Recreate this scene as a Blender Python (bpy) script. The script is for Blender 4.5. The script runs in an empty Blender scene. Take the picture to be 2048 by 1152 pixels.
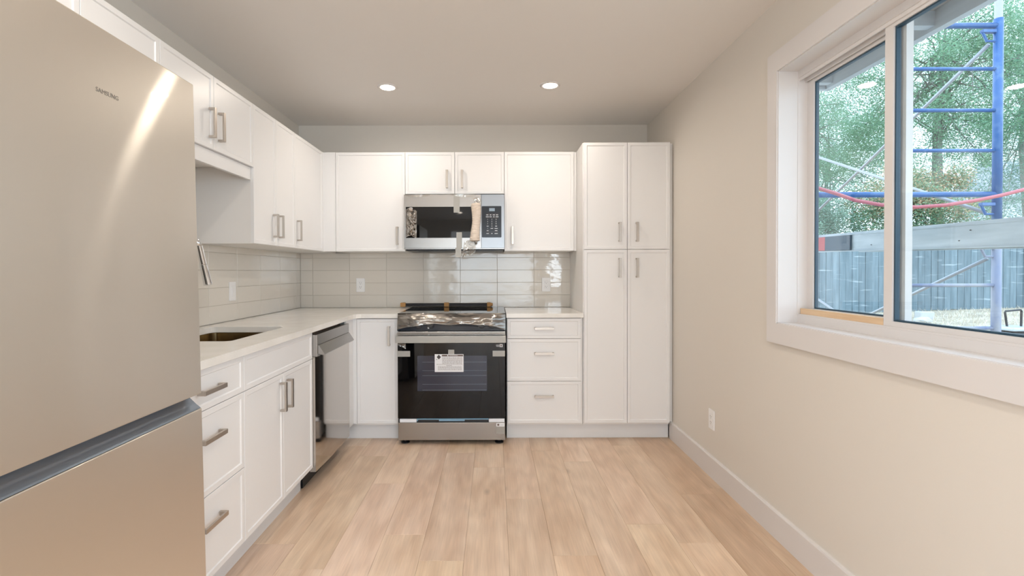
import bpy, bmesh, math, random
import numpy as np
from mathutils import Vector, Matrix, Euler, noise
from mathutils.geometry import tessellate_polygon

random.seed(7)
rng = np.random.default_rng(7)
S = bpy.context.scene
C = S.collection
PI = math.pi

# ------------------------------------------------------------------ camera
FPX = 975.0                       # focal length in pixels of the 2048 wide frame
CAMZ = 1.215
cd = bpy.data.cameras.new('camera')
cd.sensor_width = 36.0
cd.lens = 36.0 * FPX / 2048.0
PITCH_PX = 11.0
cd.shift_x = 36.0 / 2048.0
cd.shift_y = -(33.0 - PITCH_PX) / 2048.0
cd.clip_start = 0.02
cd.clip_end = 300
cam = bpy.data.objects.new('camera', cd)
C.objects.link(cam)
cam.location = (0, 0, CAMZ)
pitch = math.atan(PITCH_PX / FPX)
roll = -0.0028
cam.matrix_world = (Matrix.Translation((0, 0, CAMZ)) @ Matrix.Rotation(PI / 2 - pitch, 4, 'X') @ Matrix.Rotation(roll, 4, 'Z'))
S.camera = cam

# ------------------------------------------------------------------ world, lights, exposure
w = bpy.data.worlds.new('sky')
S.world = w
w.use_nodes = True
nt = w.node_tree
nt.nodes.clear()
out = nt.nodes.new('ShaderNodeOutputWorld')
bg = nt.nodes.new('ShaderNodeBackground')
tc = nt.nodes.new('ShaderNodeTexCoord')
sep = nt.nodes.new('ShaderNodeSeparateXYZ')
rp = nt.nodes.new('ShaderNodeValToRGB')
rp.color_ramp.elements[0].position = 0.0
rp.color_ramp.elements[0].color = (0.78, 0.89, 1.0, 1)
rp.color_ramp.elements[1].position = 1.0
rp.color_ramp.elements[1].color = (0.56, 0.76, 1.0, 1)
nt.links.new(tc.outputs['Generated'], sep.inputs[0])
nt.links.new(sep.outputs['Z'], rp.inputs[0])
nt.links.new(rp.outputs[0], bg.inputs[0])
nt.links.new(bg.outputs[0], out.inputs[0])
bg.inputs[1].default_value = 3.7

def area(name, loc, rot, sx, sy, power, col, shape='RECTANGLE', spread=PI):
    l = bpy.data.lights.new(name, 'AREA')
    l.shape = shape
    l.size = sx
    l.size_y = sy
    l.energy = power
    l.color = col
    l.spread = spread
    o = bpy.data.objects.new(name, l)
    C.objects.link(o)
    o.location = loc
    o.rotation_euler = rot
    o['kind'] = 'helper'
    return o

# daylight at the rear glazed door, two added fill lights, kitchen window portal
area('daylight_rear_door', (0.0, -4.05, 1.15), (PI / 2, 0, 0), 2.0, 2.0, 32, (0.84, 0.92, 1.0))
area('fill_light_left', (-5.40, -1.8, 1.35), (0, -PI / 2, 0), 1.7, 3.2, 58, (0.90, 0.95, 1.0))  # fill light at an added, unseen window, brightens right wall and ceiling
area('fill_light_right', (1.27, -2.0, 1.5), (0, PI / 2, 0), 1.1, 1.8, 70, (0.80, 0.91, 1.0))  # fill light at an added, unseen window, brightens the left side
pw = area('window_portal', (1.50, 1.56, 1.55), (0, PI / 2, 0), 1.15, 1.28, 1, (1, 1, 1))
pw.data.cycles.is_portal = True
LAMP_POWER = 4.4
LAMP_COL = (1.0, 0.89, 0.77)

S.view_settings.view_transform = 'Standard'
S.view_settings.look = 'None'
S.view_settings.gamma = 1
S.view_settings.use_curve_mapping = False
S.view_settings.exposure = 0.2
S.cycles.use_denoising = True
S.cycles.max_bounces = 12
S.cycles.diffuse_bounces = 6
S.cycles.transparent_max_bounces = 24
S.cycles.sample_clamp_indirect = 6

# ------------------------------------------------------------------ materials
M = {}
def mat(name, col, rough=0.5, metal=0.0, spec=0.5, emit=None, estr=0, coat=0, aniso=0, trans=0, alpha=1):
    m = bpy.data.materials.new(name)
    m.use_nodes = True
    b = m.node_tree.nodes['Principled BSDF']
    b.inputs['Base Color'].default_value = (*col, 1)
    b.inputs['Roughness'].default_value = rough
    b.inputs['Metallic'].default_value = metal
    b.inputs['Specular IOR Level'].default_value = spec
    b.inputs['Coat Weight'].default_value = coat
    b.inputs['Coat Roughness'].default_value = 0.03
    b.inputs['Anisotropic'].default_value = aniso
    b.inputs['Transmission Weight'].default_value = trans
    b.inputs['Alpha'].default_value = alpha
    if emit:
        b.inputs['Emission Color'].default_value = (*emit, 1)
        b.inputs['Emission Strength'].default_value = estr
    M[name] = m
    return m

def nodes_of(m):
    return m.node_tree.nodes, m.node_tree.links, m.node_tree.nodes['Principled BSDF']

def add_bump(m, scale, strength, dist=0.001, detail=3, vec=(1, 1, 1), coord='Object', kind='noise'):
    n, l, b = nodes_of(m)
    tc = n.new('ShaderNodeTexCoord')
    mp = n.new('ShaderNodeMapping')
    mp.inputs['Scale'].default_value = vec
    t = n.new('ShaderNodeTexNoise')
    t.inputs['Scale'].default_value = scale
    t.inputs['Detail'].default_value = detail
    bp = n.new('ShaderNodeBump')
    bp.inputs['Strength'].default_value = strength
    bp.inputs['Distance'].default_value = dist
    l.new(tc.outputs[coord], mp.inputs[0])
    l.new(mp.outputs[0], t.inputs[0])
    l.new(t.outputs[0], bp.inputs['Height'])
    l.new(bp.outputs[0], b.inputs['Normal'])
    return t, mp

def add_tone(m, c1, c2, scale, vec=(1, 1, 1), detail=4, coord='Object', p0=0.35, p1=0.65):
    n, l, b = nodes_of(m)
    tc = n.new('ShaderNodeTexCoord')
    mp = n.new('ShaderNodeMapping')
    mp.inputs['Scale'].default_value = vec
    t = n.new('ShaderNodeTexNoise')
    t.inputs['Scale'].default_value = scale
    t.inputs['Detail'].default_value = detail
    r = n.new('ShaderNodeValToRGB')
    r.color_ramp.elements[0].position = p0
    r.color_ramp.elements[0].color = (*c1, 1)
    r.color_ramp.elements[1].position = p1
    r.color_ramp.elements[1].color = (*c2, 1)
    l.new(tc.outputs[coord], mp.inputs[0])
    l.new(mp.outputs[0], t.inputs[0])
    l.new(t.outputs[0], r.inputs[0])
    l.new(r.outputs[0], b.inputs['Base Color'])
    return r

add_bump(mat('wall_paint', (0.71, 0.675, 0.625), 0.55, spec=0.3), 220, 0.12, 0.0006)
add_bump(mat('ceiling_paint', (0.79, 0.77, 0.75), 0.6, spec=0.3), 160, 0.15, 0.0006)
add_bump(mat('trim_paint', (0.71, 0.69, 0.69), 0.35), 60, 0.03, 0.0004)
add_bump(mat('cabinet_white', (0.81, 0.812, 0.822), 0.32), 90, 0.04, 0.0004, vec=(1, 1, 0.15))
mat('cabinet_side', (0.80, 0.79, 0.78), 0.4)
mat('dark_gap', (0.03, 0.028, 0.025), 0.8)
mat('nickel', (0.52, 0.475, 0.43), 0.36, metal=1.0)
add_bump(M['nickel'], 60, 0.05, 0.0003, vec=(20, 20, 1))
mat('chrome', (0.75, 0.76, 0.78), 0.06, metal=1.0)
mat('steel', (0.37, 0.355, 0.34), 0.27, metal=1.0, aniso=0.5)
add_bump(M['steel'], 30, 0.05, 0.0003, vec=(1, 30, 30))
mat('steel_bright', (0.48, 0.49, 0.50), 0.3, metal=1.0)
mat('steel_cool', (0.28, 0.29, 0.305), 0.3, metal=1.0)
mat('steel_sink', (0.45, 0.33, 0.17), 0.22, metal=1.0)  # warm brown reflection put into the steel base colour
mat('black_glass', (0.003, 0.003, 0.0035), 0.03, spec=0.32)
mat('black_plastic', (0.012, 0.012, 0.014), 0.35)
mat('dark_metal', (0.06, 0.062, 0.07), 0.3, metal=0.6)
mat('oven_inner', (0.022, 0.027, 0.050), 0.06, spec=0.5)
mat('rack_wire', (0.10, 0.14, 0.18), 0.3, metal=0.3)
mat('panel_navy', (0.012, 0.017, 0.027), 0.15, spec=0.35)
mat('display', (0.25, 0.33, 0.42), 0.2)
mat('print_white', (0.75, 0.77, 0.8), 0.6)
mat('print_dark', (0.06, 0.05, 0.05), 0.6)
mat('print_brown', (0.16, 0.12, 0.11), 0.6)
mat('paper', (0.82, 0.83, 0.86), 0.6)
mat('foam', (0.80, 0.83, 0.88), 0.7)
mat('blue_tape', (0.20, 0.36, 0.50), 0.25)
mat('cardboard', (0.50, 0.27, 0.10), 0.7)
mat('foam_wrap', (0.78, 0.69, 0.61), 0.55)
mat('outlet_white', (0.85, 0.85, 0.86), 0.35)
mat('quartz', (0.80, 0.785, 0.755), 0.13)
add_tone(M['quartz'], (0.78, 0.765, 0.73), (0.83, 0.815, 0.79), 9, detail=8)
mat('grout', (0.56, 0.51, 0.45), 0.9)
mat('tile', (0.66, 0.625, 0.575), 0.07, spec=0.6)
def tile_mat():
    m = M['tile']
    n, l, b = nodes_of(m)
    oi = n.new('ShaderNodeObjectInfo')
    mp = n.new('ShaderNodeMix'); mp.data_type = 'RGBA'
    mp.inputs[6].default_value = (0.70, 0.66, 0.60, 1)
    mp.inputs[7].default_value = (0.74, 0.70, 0.64, 1)
    l.new(oi.outputs['Random'], mp.inputs[0])
    l.new(mp.outputs[2], b.inputs['Base Color'])
    geo = n.new('ShaderNodeNewGeometry')
    t = n.new('ShaderNodeTexNoise'); t.inputs['Scale'].default_value = 17; t.inputs['Detail'].default_value = 2.5
    mm = n.new('ShaderNodeMapping'); mm.inputs['Scale'].default_value = (0.45, 0.45, 1)
    bp = n.new('ShaderNodeBump'); bp.inputs['Strength'].default_value = 0.55; bp.inputs['Distance'].default_value = 0.004
    l.new(geo.outputs['Position'], mm.inputs[0]); l.new(mm.outputs[0], t.inputs[0])
    l.new(t.outputs[0], bp.inputs['Height']); l.new(bp.outputs[0], b.inputs['Normal'])
tile_mat()

def plank_mat():
    m = mat('oak_plank', (0.6, 0.42, 0.27), 0.36)
    n, l, b = nodes_of(m)
    oi = n.new('ShaderNodeObjectInfo')
    geo = n.new('ShaderNodeNewGeometry')
    off = n.new('ShaderNodeVectorMath'); off.operation = 'ADD'
    sc = n.new('ShaderNodeVectorMath'); sc.operation = 'SCALE'; sc.inputs['Scale'].default_value = 9.0
    cmb = n.new('ShaderNodeCombineXYZ')
    l.new(oi.outputs['Random'], cmb.inputs[0]); l.new(oi.outputs['Random'], cmb.inputs[1])
    l.new(cmb.outputs[0], sc.inputs[0])
    l.new(geo.outputs['Position'], off.inputs[0]); l.new(sc.outputs[0], off.inputs[1])
    mp = n.new('ShaderNodeMapping'); mp.inputs['Scale'].default_value = (1, 0.14, 1)
    l.new(off.outputs[0], mp.inputs[0])
    g1 = n.new('ShaderNodeTexNoise'); g1.inputs['Scale'].default_value = 11; g1.inputs['Detail'].default_value = 5; g1.inputs['Distortion'].default_value = 0.8
    l.new(mp.outputs[0], g1.inputs[0])
    r1 = n.new('ShaderNodeValToRGB')
    r1.color_ramp.elements[0].position = 0.3; r1.color_ramp.elements[0].color = (0.62, 0.455, 0.33, 1)
    r1.color_ramp.elements[1].position = 0.68; r1.color_ramp.elements[1].color = (0.79, 0.635, 0.50, 1)
    l.new(g1.outputs[0], r1.inputs[0])
    # fine grain
    mp2 = n.new('ShaderNodeMapping'); mp2.inputs['Scale'].default_value = (1, 0.035, 1)
    l.new(off.outputs[0], mp2.inputs[0])
    g2 = n.new('ShaderNodeTexNoise'); g2.inputs['Scale'].default_value = 150; g2.inputs['Detail'].default_value = 2
    l.new(mp2.outputs[0], g2.inputs[0])
    mr = n.new('ShaderNodeMapRange'); mr.inputs[1].default_value = 0.3; mr.inputs[2].default_value = 0.7; mr.inputs[3].default_value = 0.92; mr.inputs[4].default_value = 1.045
    l.new(g2.outputs[0], mr.inputs[0])
    # cathedral rings
    wv = n.new('ShaderNodeTexWave'); wv.wave_type = 'RINGS'; wv.inputs['Scale'].default_value = 9; wv.inputs['Distortion'].default_value = 9; wv.inputs['Detail'].default_value = 2; wv.inputs['Detail Scale'].default_value = 1.2
    l.new(mp.outputs[0], wv.inputs[0])
    mr3 = n.new('ShaderNodeMapRange'); mr3.inputs[3].default_value = 0.955; mr3.inputs[4].default_value = 1.02
    l.new(wv.outputs['Fac'], mr3.inputs[0])
    # knots
    mpk = n.new('ShaderNodeMapping'); mpk.inputs['Scale'].default_value = (1, 0.45, 1)
    l.new(off.outputs[0], mpk.inputs[0])
    vk = n.new('ShaderNodeTexVoronoi'); vk.inputs['Scale'].default_value = 5.0
    l.new(mpk.outputs[0], vk.inputs[0])
    mk = n.new('ShaderNodeMapRange'); mk.inputs[1].default_value = 0.02; mk.inputs[2].default_value = 0.11; mk.inputs[3].default_value = 0.72; mk.inputs[4].default_value = 1.0
    l.new(vk.outputs['Distance'], mk.inputs[0])
    mu = n.new('ShaderNodeMath'); mu.operation = 'MULTIPLY'
    l.new(mr.outputs[0], mu.inputs[0]); l.new(mr3.outputs[0], mu.inputs[1])
    mu2 = n.new('ShaderNodeMath'); mu2.operation = 'MULTIPLY'
    l.new(mu.outputs[0], mu2.inputs[0]); l.new(mk.outputs[0], mu2.inputs[1])
    vm = n.new('ShaderNodeVectorMath'); vm.operation = 'SCALE'
    l.new(r1.outputs[0], vm.inputs[0]); l.new(mu2.outputs[0], vm.inputs['Scale'])
    tm = n.new('ShaderNodeVectorMath'); tm.operation = 'MULTIPLY'
    l.new(vm.outputs[0], tm.inputs[0]); l.new(oi.outputs['Color'], tm.inputs[1])
    l.new(tm.outputs[0], b.inputs['Base Color'])
    bp = n.new('ShaderNodeBump'); bp.inputs['Strength'].default_value = 0.12; bp.inputs['Distance'].default_value = 0.0005
    l.new(g2.outputs[0], bp.inputs['Height']); l.new(bp.outputs[0], b.inputs['Normal'])
plank_mat()

def fridge_mat():
    m = mat('fridge_steel', (0.70, 0.665, 0.61), 0.30, metal=1.0)
    n, l, b = nodes_of(m)
    b.inputs['Anisotropic'].default_value = 0.0
    cx = n.new('ShaderNodeCombineXYZ'); cx.inputs[2].default_value = 1.0
    cx.inputs[1].default_value = 1.0; cx.inputs[2].default_value = 0.0
    ga = n.new('ShaderNodeBsdfAnisotropic')
    ga.inputs['Color'].default_value = (0.70, 0.665, 0.61, 1)
    ga.inputs['Roughness'].default_value = 0.15
    ga.inputs['Anisotropy'].default_value = 0.8
    l.new(cx.outputs[0], ga.inputs['Tangent'])
    mxs = n.new('ShaderNodeMixShader'); mxs.inputs[0].default_value = 0.22
    o_ = [x for x in n if x.type == 'OUTPUT_MATERIAL'][0]
    l.new(b.outputs[0], mxs.inputs[1]); l.new(ga.outputs[0], mxs.inputs[2]); l.new(mxs.outputs[0], o_.inputs[0])
    geo = n.new('ShaderNodeTexCoord')
    mp = n.new('ShaderNodeMapping'); mp.inputs['Scale'].default_value = (1, 4, 260)
    t = n.new('ShaderNodeTexNoise'); t.inputs['Scale'].default_value = 4; t.inputs['Detail'].default_value = 3
    l.new(geo.outputs['Object'], mp.inputs[0]); l.new(mp.outputs[0], t.inputs[0])
    mr = n.new('ShaderNodeMapRange'); mr.inputs[3].default_value = 0.36; mr.inputs[4].default_value = 0.40
    l.new(t.outputs[0], mr.inputs[0]); l.new(mr.outputs[0], b.inputs['Roughness'])
    b.inputs['Coat Weight'].default_value = 0.25
    b.inputs['Coat Roughness'].default_value = 0.02
fridge_mat()

def film_mat(name, fac, tint, rough=0.08, gcol=(1, 1, 1)):
    m = bpy.data.materials.new(name); m.use_nodes = True
    n = m.node_tree.nodes; l = m.node_tree.links; n.clear()
    o = n.new('ShaderNodeOutputMaterial')
    tr = n.new('ShaderNodeBsdfTransparent'); tr.inputs[0].default_value = (*tint, 1)
    gl = n.new('ShaderNodeBsdfGlossy'); gl.inputs['Roughness'].default_value = rough; gl.inputs[0].default_value = (*gcol, 1)
    mx = n.new('ShaderNodeMixShader')
    fr = n.new('ShaderNodeFresnel')
    gg = n.new('ShaderNodeNewGeometry'); mr = n.new('ShaderNodeMapRange'); mr.inputs[3].default_value = 1.5; mr.inputs[4].default_value = 1 / 1.5
    l.new(gg.outputs['Backfacing'], mr.inputs[0]); l.new(mr.outputs[0], fr.inputs[0])
    ad = n.new('ShaderNodeMath'); ad.operation = 'ADD'; ad.inputs[1].default_value = fac; ad.use_clamp = True
    l.new(fr.outputs[0], ad.inputs[0]); l.new(ad.outputs[0], mx.inputs[0])
    l.new(tr.outputs[0], mx.inputs[1]); l.new(gl.outputs[0], mx.inputs[2]); l.new(mx.outputs[0], o.inputs[0])
    M[name] = m
film_mat('window_glass', 0.0, (0.95, 0.98, 0.985), 0.0)
film_mat('clear_film', 0.14, (0.88, 0.86, 0.83), 0.18, (0.9, 0.87, 0.83))
film_mat('tape', 0.55, (0.85, 0.85, 0.83), 0.6, (0.62, 0.61, 0.58))

# ------------------------------------------------------------------ mesh helpers
def bm_new():
    return bmesh.new()

def box(bm, x0, x1, y0, y1, z0, z1, bev=0.0, seg=1):
    if x0 > x1: x0, x1 = x1, x0
    if y0 > y1: y0, y1 = y1, y0
    if z0 > z1: z0, z1 = z1, z0
    v = [bm.verts.new(p) for p in ((x0, y0, z0), (x1, y0, z0), (x1, y1, z0), (x0, y1, z0), (x0, y0, z1), (x1, y0, z1), (x1, y1, z1), (x0, y1, z1))]
    f = [bm.faces.new([v[i] for i in q]) for q in ((0, 3, 2, 1), (4, 5, 6, 7), (0, 1, 5, 4), (1, 2, 6, 5), (2, 3, 7, 6), (3, 0, 4, 7))]
    if bev > 0:
        es = list({e for ff in f for e in ff.edges})
        bmesh.ops.bevel(bm, geom=es, offset=bev, segments=seg, profile=0.5, affect='EDGES')
    return bm

def link(name, me, parent=None, loc=(0, 0, 0), rot=(0, 0, 0)):
    o = bpy.data.objects.new(name, me)
    C.objects.link(o)
    o.location = loc
    o.rotation_euler = rot
    if parent is not None:
        o.parent = parent
    return o

def obj(name, bm, m, parent=None, loc=(0, 0, 0), rot=(0, 0, 0), smooth=False):
    bmesh.ops.recalc_face_normals(bm, faces=bm.faces)
    me = bpy.data.meshes.new(name)
    bm.to_mesh(me)
    bm.free()
    me.materials.append(M[m] if isinstance(m, str) else m)
    if smooth:
        for p in me.polygons: p.use_smooth = True
    return link(name, me, parent, loc, rot)

def bx(name, b, m, parent=None, bev=0.0, seg=1, **k):
    return obj(name, box(bm_new(), *b, bev=bev, seg=seg), m, parent, **k)

def thing(name, label, cat, loc=(0, 0, 0), rz=0.0, group=None, kind=None):
    o = bpy.data.objects.new(name, None)
    C.objects.link(o)
    o.location = loc
    o.rotation_euler = (0, 0, rz)
    o.empty_display_size = 0.1
    if label: o['label'] = label
    if cat: o['category'] = cat
    if group: o['group'] = group
    if kind: o['kind'] = kind
    return o

def tag(o, label=None, cat=None, group=None, kind=None):
    if label: o['label'] = label
    if cat: o['category'] = cat
    if group: o['group'] = group
    if kind: o['kind'] = kind
    return o

def prism(loop, holes, fn, t0, t1):
    """flat polygon with holes (2-D), extruded from t0 to t1; fn(u, v, t) -> point"""
    bm = bm_new()
    loops = [loop] + holes
    tris = tessellate_polygon([[Vector((p[0], p[1], 0)) for p in L] for L in loops])
    flat = [p for L in loops for p in L]
    A = [bm.verts.new(fn(p[0], p[1], t0)) for p in flat]
    B = [bm.verts.new(fn(p[0], p[1], t1)) for p in flat]
    for t in tris:
        bm.faces.new([A[i] for i in t])
        bm.faces.new([B[i] for i in reversed(t)])
    k = 0
    for L in loops:
        n = len(L)
        for i in range(n):
            a, b = k + i, k + (i + 1) % n
            bm.faces.new([A[a], A[b], B[b], B[a]])
        k += n
    return bm

def rect(u0, u1, v0, v1, r=0.0, n=5):
    if r <= 0:
        return [(u0, v0), (u1, v0), (u1, v1), (u0, v1)]
    pts = []
    for cx, cy, a in ((u1 - r, v0 + r, -PI / 2), (u1 - r, v1 - r, 0), (u0 + r, v1 - r, PI / 2), (u0 + r, v0 + r, PI)):
        for i in range(n + 1):
            t = a + i * PI / 2 / n
            pts.append((cx + r * math.cos(t), cy + r * math.sin(t)))
    return pts

def tube(bm, pts, r, seg=10, cap=True):
    pts = [Vector(p) for p in pts]
    rings = []
    n = len(pts)
    up = None
    for i, p in enumerate(pts):
        d = (pts[min(i + 1, n - 1)] - pts[max(i - 1, 0)]).normalized()
        if up is None:
            up = Vector((0, 0, 1)) if abs(d.z) < 0.9 else Vector((1, 0, 0))
        a = d.cross(up).normalized()
        b = a.cross(d).normalized()
        up = b
        rr = r[i] if isinstance(r, (list, tuple)) else r
        rings.append([bm.verts.new(p + (a * math.cos(t) + b * math.sin(t)) * rr) for t in [2 * PI * k / seg for k in range(seg)]])
    for i in range(n - 1):
        for k in range(seg):
            bm.faces.new([rings[i][k], rings[i][(k + 1) % seg], rings[i + 1][(k + 1) % seg], rings[i + 1][k]])
    if cap:
        bm.faces.new(rings[0])
        bm.faces.new(rings[-1])
    return bm

def cyl(bm, c, axis, r, h, seg=24, r2=None):
    c = Vector(c); a = Vector(axis).normalized()
    return tube(bm, [c, c + a * h], [r, r if r2 is None else r2], seg)

def text(name, body, size, m, parent, loc, rot, align='CENTER', ext=0.0004):
    cu = bpy.data.curves.new(name, 'FONT')
    cu.body = body
    cu.size = size
    cu.align_x = align
    cu.align_y = 'CENTER'
    cu.extrude = ext
    t = bpy.data.objects.new(name, cu)
    C.objects.link(t)
    dg = bpy.context.evaluated_depsgraph_get()
    me = bpy.data.meshes.new_from_object(t.evaluated_get(dg))
    C.objects.unlink(t); bpy.data.objects.remove(t)
    me.materials.clear(); me.materials.append(M[m])
    return link(name, me, parent, loc, rot)

# ------------------------------------------------------------------ room constants
XL, XR = -1.632, 1.286
YB, YR = 4.097, -4.2
ZC = 2.44

# ------------------------------------------------------------------ structure: walls, ceiling
WO = (0.92, 2.196, 0.978, 2.110)     # window opening y0 y1 z0 z1
wall_right = obj('wall_right', prism(rect(YR - 0.2, YB + 0.2, -0.12, ZC + 0.1), [rect(*WO), rect(-2.9, -1.1, 0.95, 2.05)], lambda u, v, t: (t, u, v), XR, XR + 0.17), 'wall_paint')
tag(wall_right, kind='structure')
wall_left = tag(bx('wall_left', (XL - 0.15, XL, 0.62, YB + 0.2, -0.12, ZC + 0.1), 'wall_paint'), kind='structure')
XLL = -5.55
wl2 = tag(obj('wall_left_rear', prism(rect(YR - 0.2, 0.77, -0.12, ZC + 0.1), [rect(-3.4, -0.2, 0.5, 2.2)], lambda u, v, t: (t, u, v), XLL - 0.15, XLL), 'wall_paint'), kind='structure')
tag(bx('wall_left_side', (XLL, XL - 0.151, 0.62, 0.77, -0.12, ZC + 0.1), 'wall_paint'), kind='structure')
for nm_, pl_, fn_ in (('added_window_right', [(-2.9, -1.1, 0.95, 2.05), (-2.84, -2.03, 1.01, 1.99), (-1.97, -1.16, 1.01, 1.99)], XR + 0.09), ('added_window_left', [(-3.4, -0.2, 0.5, 2.2), (-3.33, -1.83, 0.57, 2.13), (-1.77, -0.27, 0.57, 2.13)], XLL - 0.11)):  # unseen windows, added around the two fill lights
    wn = tag(obj(nm_, prism(rect(*pl_[0]), [rect(*q) for q in pl_[1:]], lambda u, v, t: (t, u, v), fn_, fn_ + 0.05), 'trim_paint'), kind='structure')
    for q in pl_[1:]:
        bx('pane', (fn_ + 0.02, fn_ + 0.024, q[0], q[1], q[2], q[3]), 'window_glass', wn)
wall_back = tag(bx('wall_back', (XL, XR, YB, YB + 0.15, -0.12, ZC + 0.1), 'wall_paint'), kind='structure')
wall_front = tag(obj('wall_front', prism(rect(XLL, XR, -0.12, ZC + 0.1), [rect(-1.0, 1.0, 0.0, 2.05)], lambda u, v, t: (u, t, v), YR - 0.15, YR), 'wall_paint'), kind='structure')
ceiling = tag(bx('ceiling', (-5.70, XR + 0.17, YR - 0.2, YB + 0.2, ZC, ZC + 0.12), 'ceiling_paint'), kind='structure')
floor = tag(obj('floor', prism([(XLL, YR), (XR, YR), (XR, YB), (XL, YB), (XL, 0.62), (XLL, 0.62)], [], lambda u, v, t: (u, v, t), -0.12, -0.012), 'dark_gap'), kind='structure')

# floor planks: every plank its own piece
PW = 0.19
joints = {-8: 2.9, -7: 2.166, -6: 1.98, -5: 2.785, -4: 2.24, -3: 2.035, -2: 3.01, -1: 2.59, 0: 3.29, 1: 3.10, 2: 2.327, 3: 2.166, 4: 1.42, 5: 2.71}
PL = 1.22
cache = {}
def plank_mesh(wd, ln):
    key = (round(wd, 3), round(ln, 3))
    if key not in cache:
        bm = bm_new()
        g = 0.0003
        box(bm, g, wd - g, g, ln - g, -0.012, 0.0, bev=0.0007)
        bmesh.ops.recalc_face_normals(bm, faces=bm.faces)
        me = bpy.data.meshes.new('plank'); bm.to_mesh(me); bm.free()
        me.materials.append(M['oak_plank'])
        cache[key] = me
    return cache[key]
tones = {4: (0.86, 0.80, 0.74), 0: (0.95, 0.92, 0.88), 5: (0.93, 0.89, 0.83), 3: (1.0, 0.985, 0.96)}
for k in range(-31, 6):
    x0 = max(XLL, 0.25 + k * PW); x1 = min(XR, 0.25 + (k + 1) * PW)
    if x1 - x0 < 0.02: continue
    j = joints.get(k, 2.0 + 0.37 * (k % 3))
    ye = YB if x0 >= XL - 0.01 else 0.62
    if x0 < XL and x1 > XL: x0 = XL; ye = YB
    cuts = sorted([YR, ye] + [j + i * PL for i in range(-6, 4) if YR + 0.05 < j + i * PL < ye - 0.02])
    for a, b in zip(cuts[:-1], cuts[1:]):
        o = link('plank', plank_mesh(x1 - x0, b - a), floor, (x0, a, 0))
        t = tones.get(k)
        v = random.uniform(0.90, 1.06)
        if t is None: t = (1.0, random.uniform(0.97, 1.0), random.uniform(0.94, 1.0))
        o.color = (t[0] * v, t[1] * v, t[2] * v, 1)

# baseboards
def baseboard(name, p, q, nrm):
    L = (Vector(q) - Vector(p)).length
    bm = prism([(0, 0), (0.015, 0), (0.015, 0.118), (0.012, 0.1235), (0.006, 0.125), (0, 0.125)], [], lambda u, v, t: (u * nrm[0] + p[0] + (q[0] - p[0]) * t, u * nrm[1] + p[1] + (q[1] - p[1]) * t, v), 0, 1)
    return tag(obj(name, bm, 'trim_paint'), kind='structure')
baseboard('baseboard_right', (XR, YR), (XR, 3.535), (-1, 0))
baseboard('baseboard_left', (XLL, YR), (XLL, 0.62), (1, 0))

# backsplash grout + tiles
TP, TH = 0.3092, 0.1037
ZT0, ZT1 = 0.915, 1.372
def tiles_on(wall, fn, cols, zt=ZT1):
    """fn(u0,u1,z0,z1) -> location & size; tiles are separate pieces"""
    for a, b in cols:
        for r in range(5):
            z0 = ZT0 + 0.002 + r * TH; z1 = min(zt, z0 + TH - 0.002)
            fn(wall, a + 0.001, b - 0.001, z0, z1)
def tile_mesh(wd, ht):
    key = ('t', round(wd, 3), round(ht, 3))
    if key not in cache:
        bm = bm_new()
        box(bm, 0, wd, -0.008, 0, 0, ht, bev=0.0012)
        bmesh.ops.recalc_face_normals(bm, faces=bm.faces)
        me = bpy.data.meshes.new('tile'); bm.to_mesh(me); bm.free()
        me.materials.append(M['tile'])
        cache[key] = me
    return cache[key]
bx('grout', (XL, 0.64, YB - 0.006, YB - 0.0001, ZT0, ZT1), 'grout', wall_back)
bx('grout', (XL + 0.0001, XL + 0.006, 1.6, YB - 0.006, ZT0, ZT1 + 0.001), 'grout', wall_left)
seams = [XL + 0.009] + [x for x in [-0.592 + TP * i for i in range(-4, 5)] if XL + 0.03 < x < 0.63] + [0.639]
def tb(wall, a, b, z0, z1):
    o = link('tile', tile_mesh(b - a, z1 - z0), wall, (a, YB - 0.001, z0)); o.rotation_euler = (random.uniform(-.002, .002), 0, random.uniform(-.0015, .0015))
tiles_on(wall_back, tb, list(zip(seams[:-1], seams[1:])))
ls = sorted([YB - 0.009] + [3.70 - TP * i for i in range(-1, 7)] + [1.6])
def tl(wall, a, b, z0, z1):
    o = link('tile', tile_mesh(b - a, z1 - z0), wall, (XL + 0.001, a, z0), (0, 0, PI / 2))
tiles_on(wall_left, tl, list(zip(ls[:-1], ls[1:])))

# ------------------------------------------------------------------ window
GX = 1.405
win = tag(obj('window_1', prism(rect(WO[0], WO[1], WO[2], WO[3]), [rect(WO[0] + 0.035, WO[1] - 0.008, 1.015, 2.075)], lambda u, v, t: (t, u, v), 1.362, 1.432), 'trim_paint'), kind='structure')
# track fins
bm = bm_new()
box(bm, 1.366, 1.372, WO[0] + 0.03, WO[1] - 0.006, 1.010, 1.022, 0.001)
box(bm, 1.392, 1.397, WO[0] + 0.03, WO[1] - 0.006, 1.010, 1.030, 0.001)
box(bm, 1.366, 1.372, WO[0] + 0.03, WO[1] - 0.006, 2.062, 2.076, 0.001)
box(bm, 1.392, 1.397, WO[0] + 0.03, WO[1] - 0.006, 2.055, 2.076, 0.001)
obj('track', bm, 'trim_paint', win)
bx('jamb', (1.275, 1.3625, WO[0] - 0.0, WO[0] + 0.012, WO[2], WO[3]), 'trim_paint', win)
bx('jamb', (1.275, 1.3625, WO[1] - 0.006, WO[1] + 0.006, WO[2], WO[3]), 'trim_paint', win)
bx('jamb', (1.275, 1.3625, WO[0], WO[1], WO[3] - 0.004, WO[3] + 0.01), 'trim_paint', win)
bx('sill', (1.275, 1.3625, WO[0], WO[1], WO[2] - 0.01, WO[2] + 0.004), 'trim_paint', win)
mat('gasket', (0.02, 0.06, 0.10), 0.4)
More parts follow.
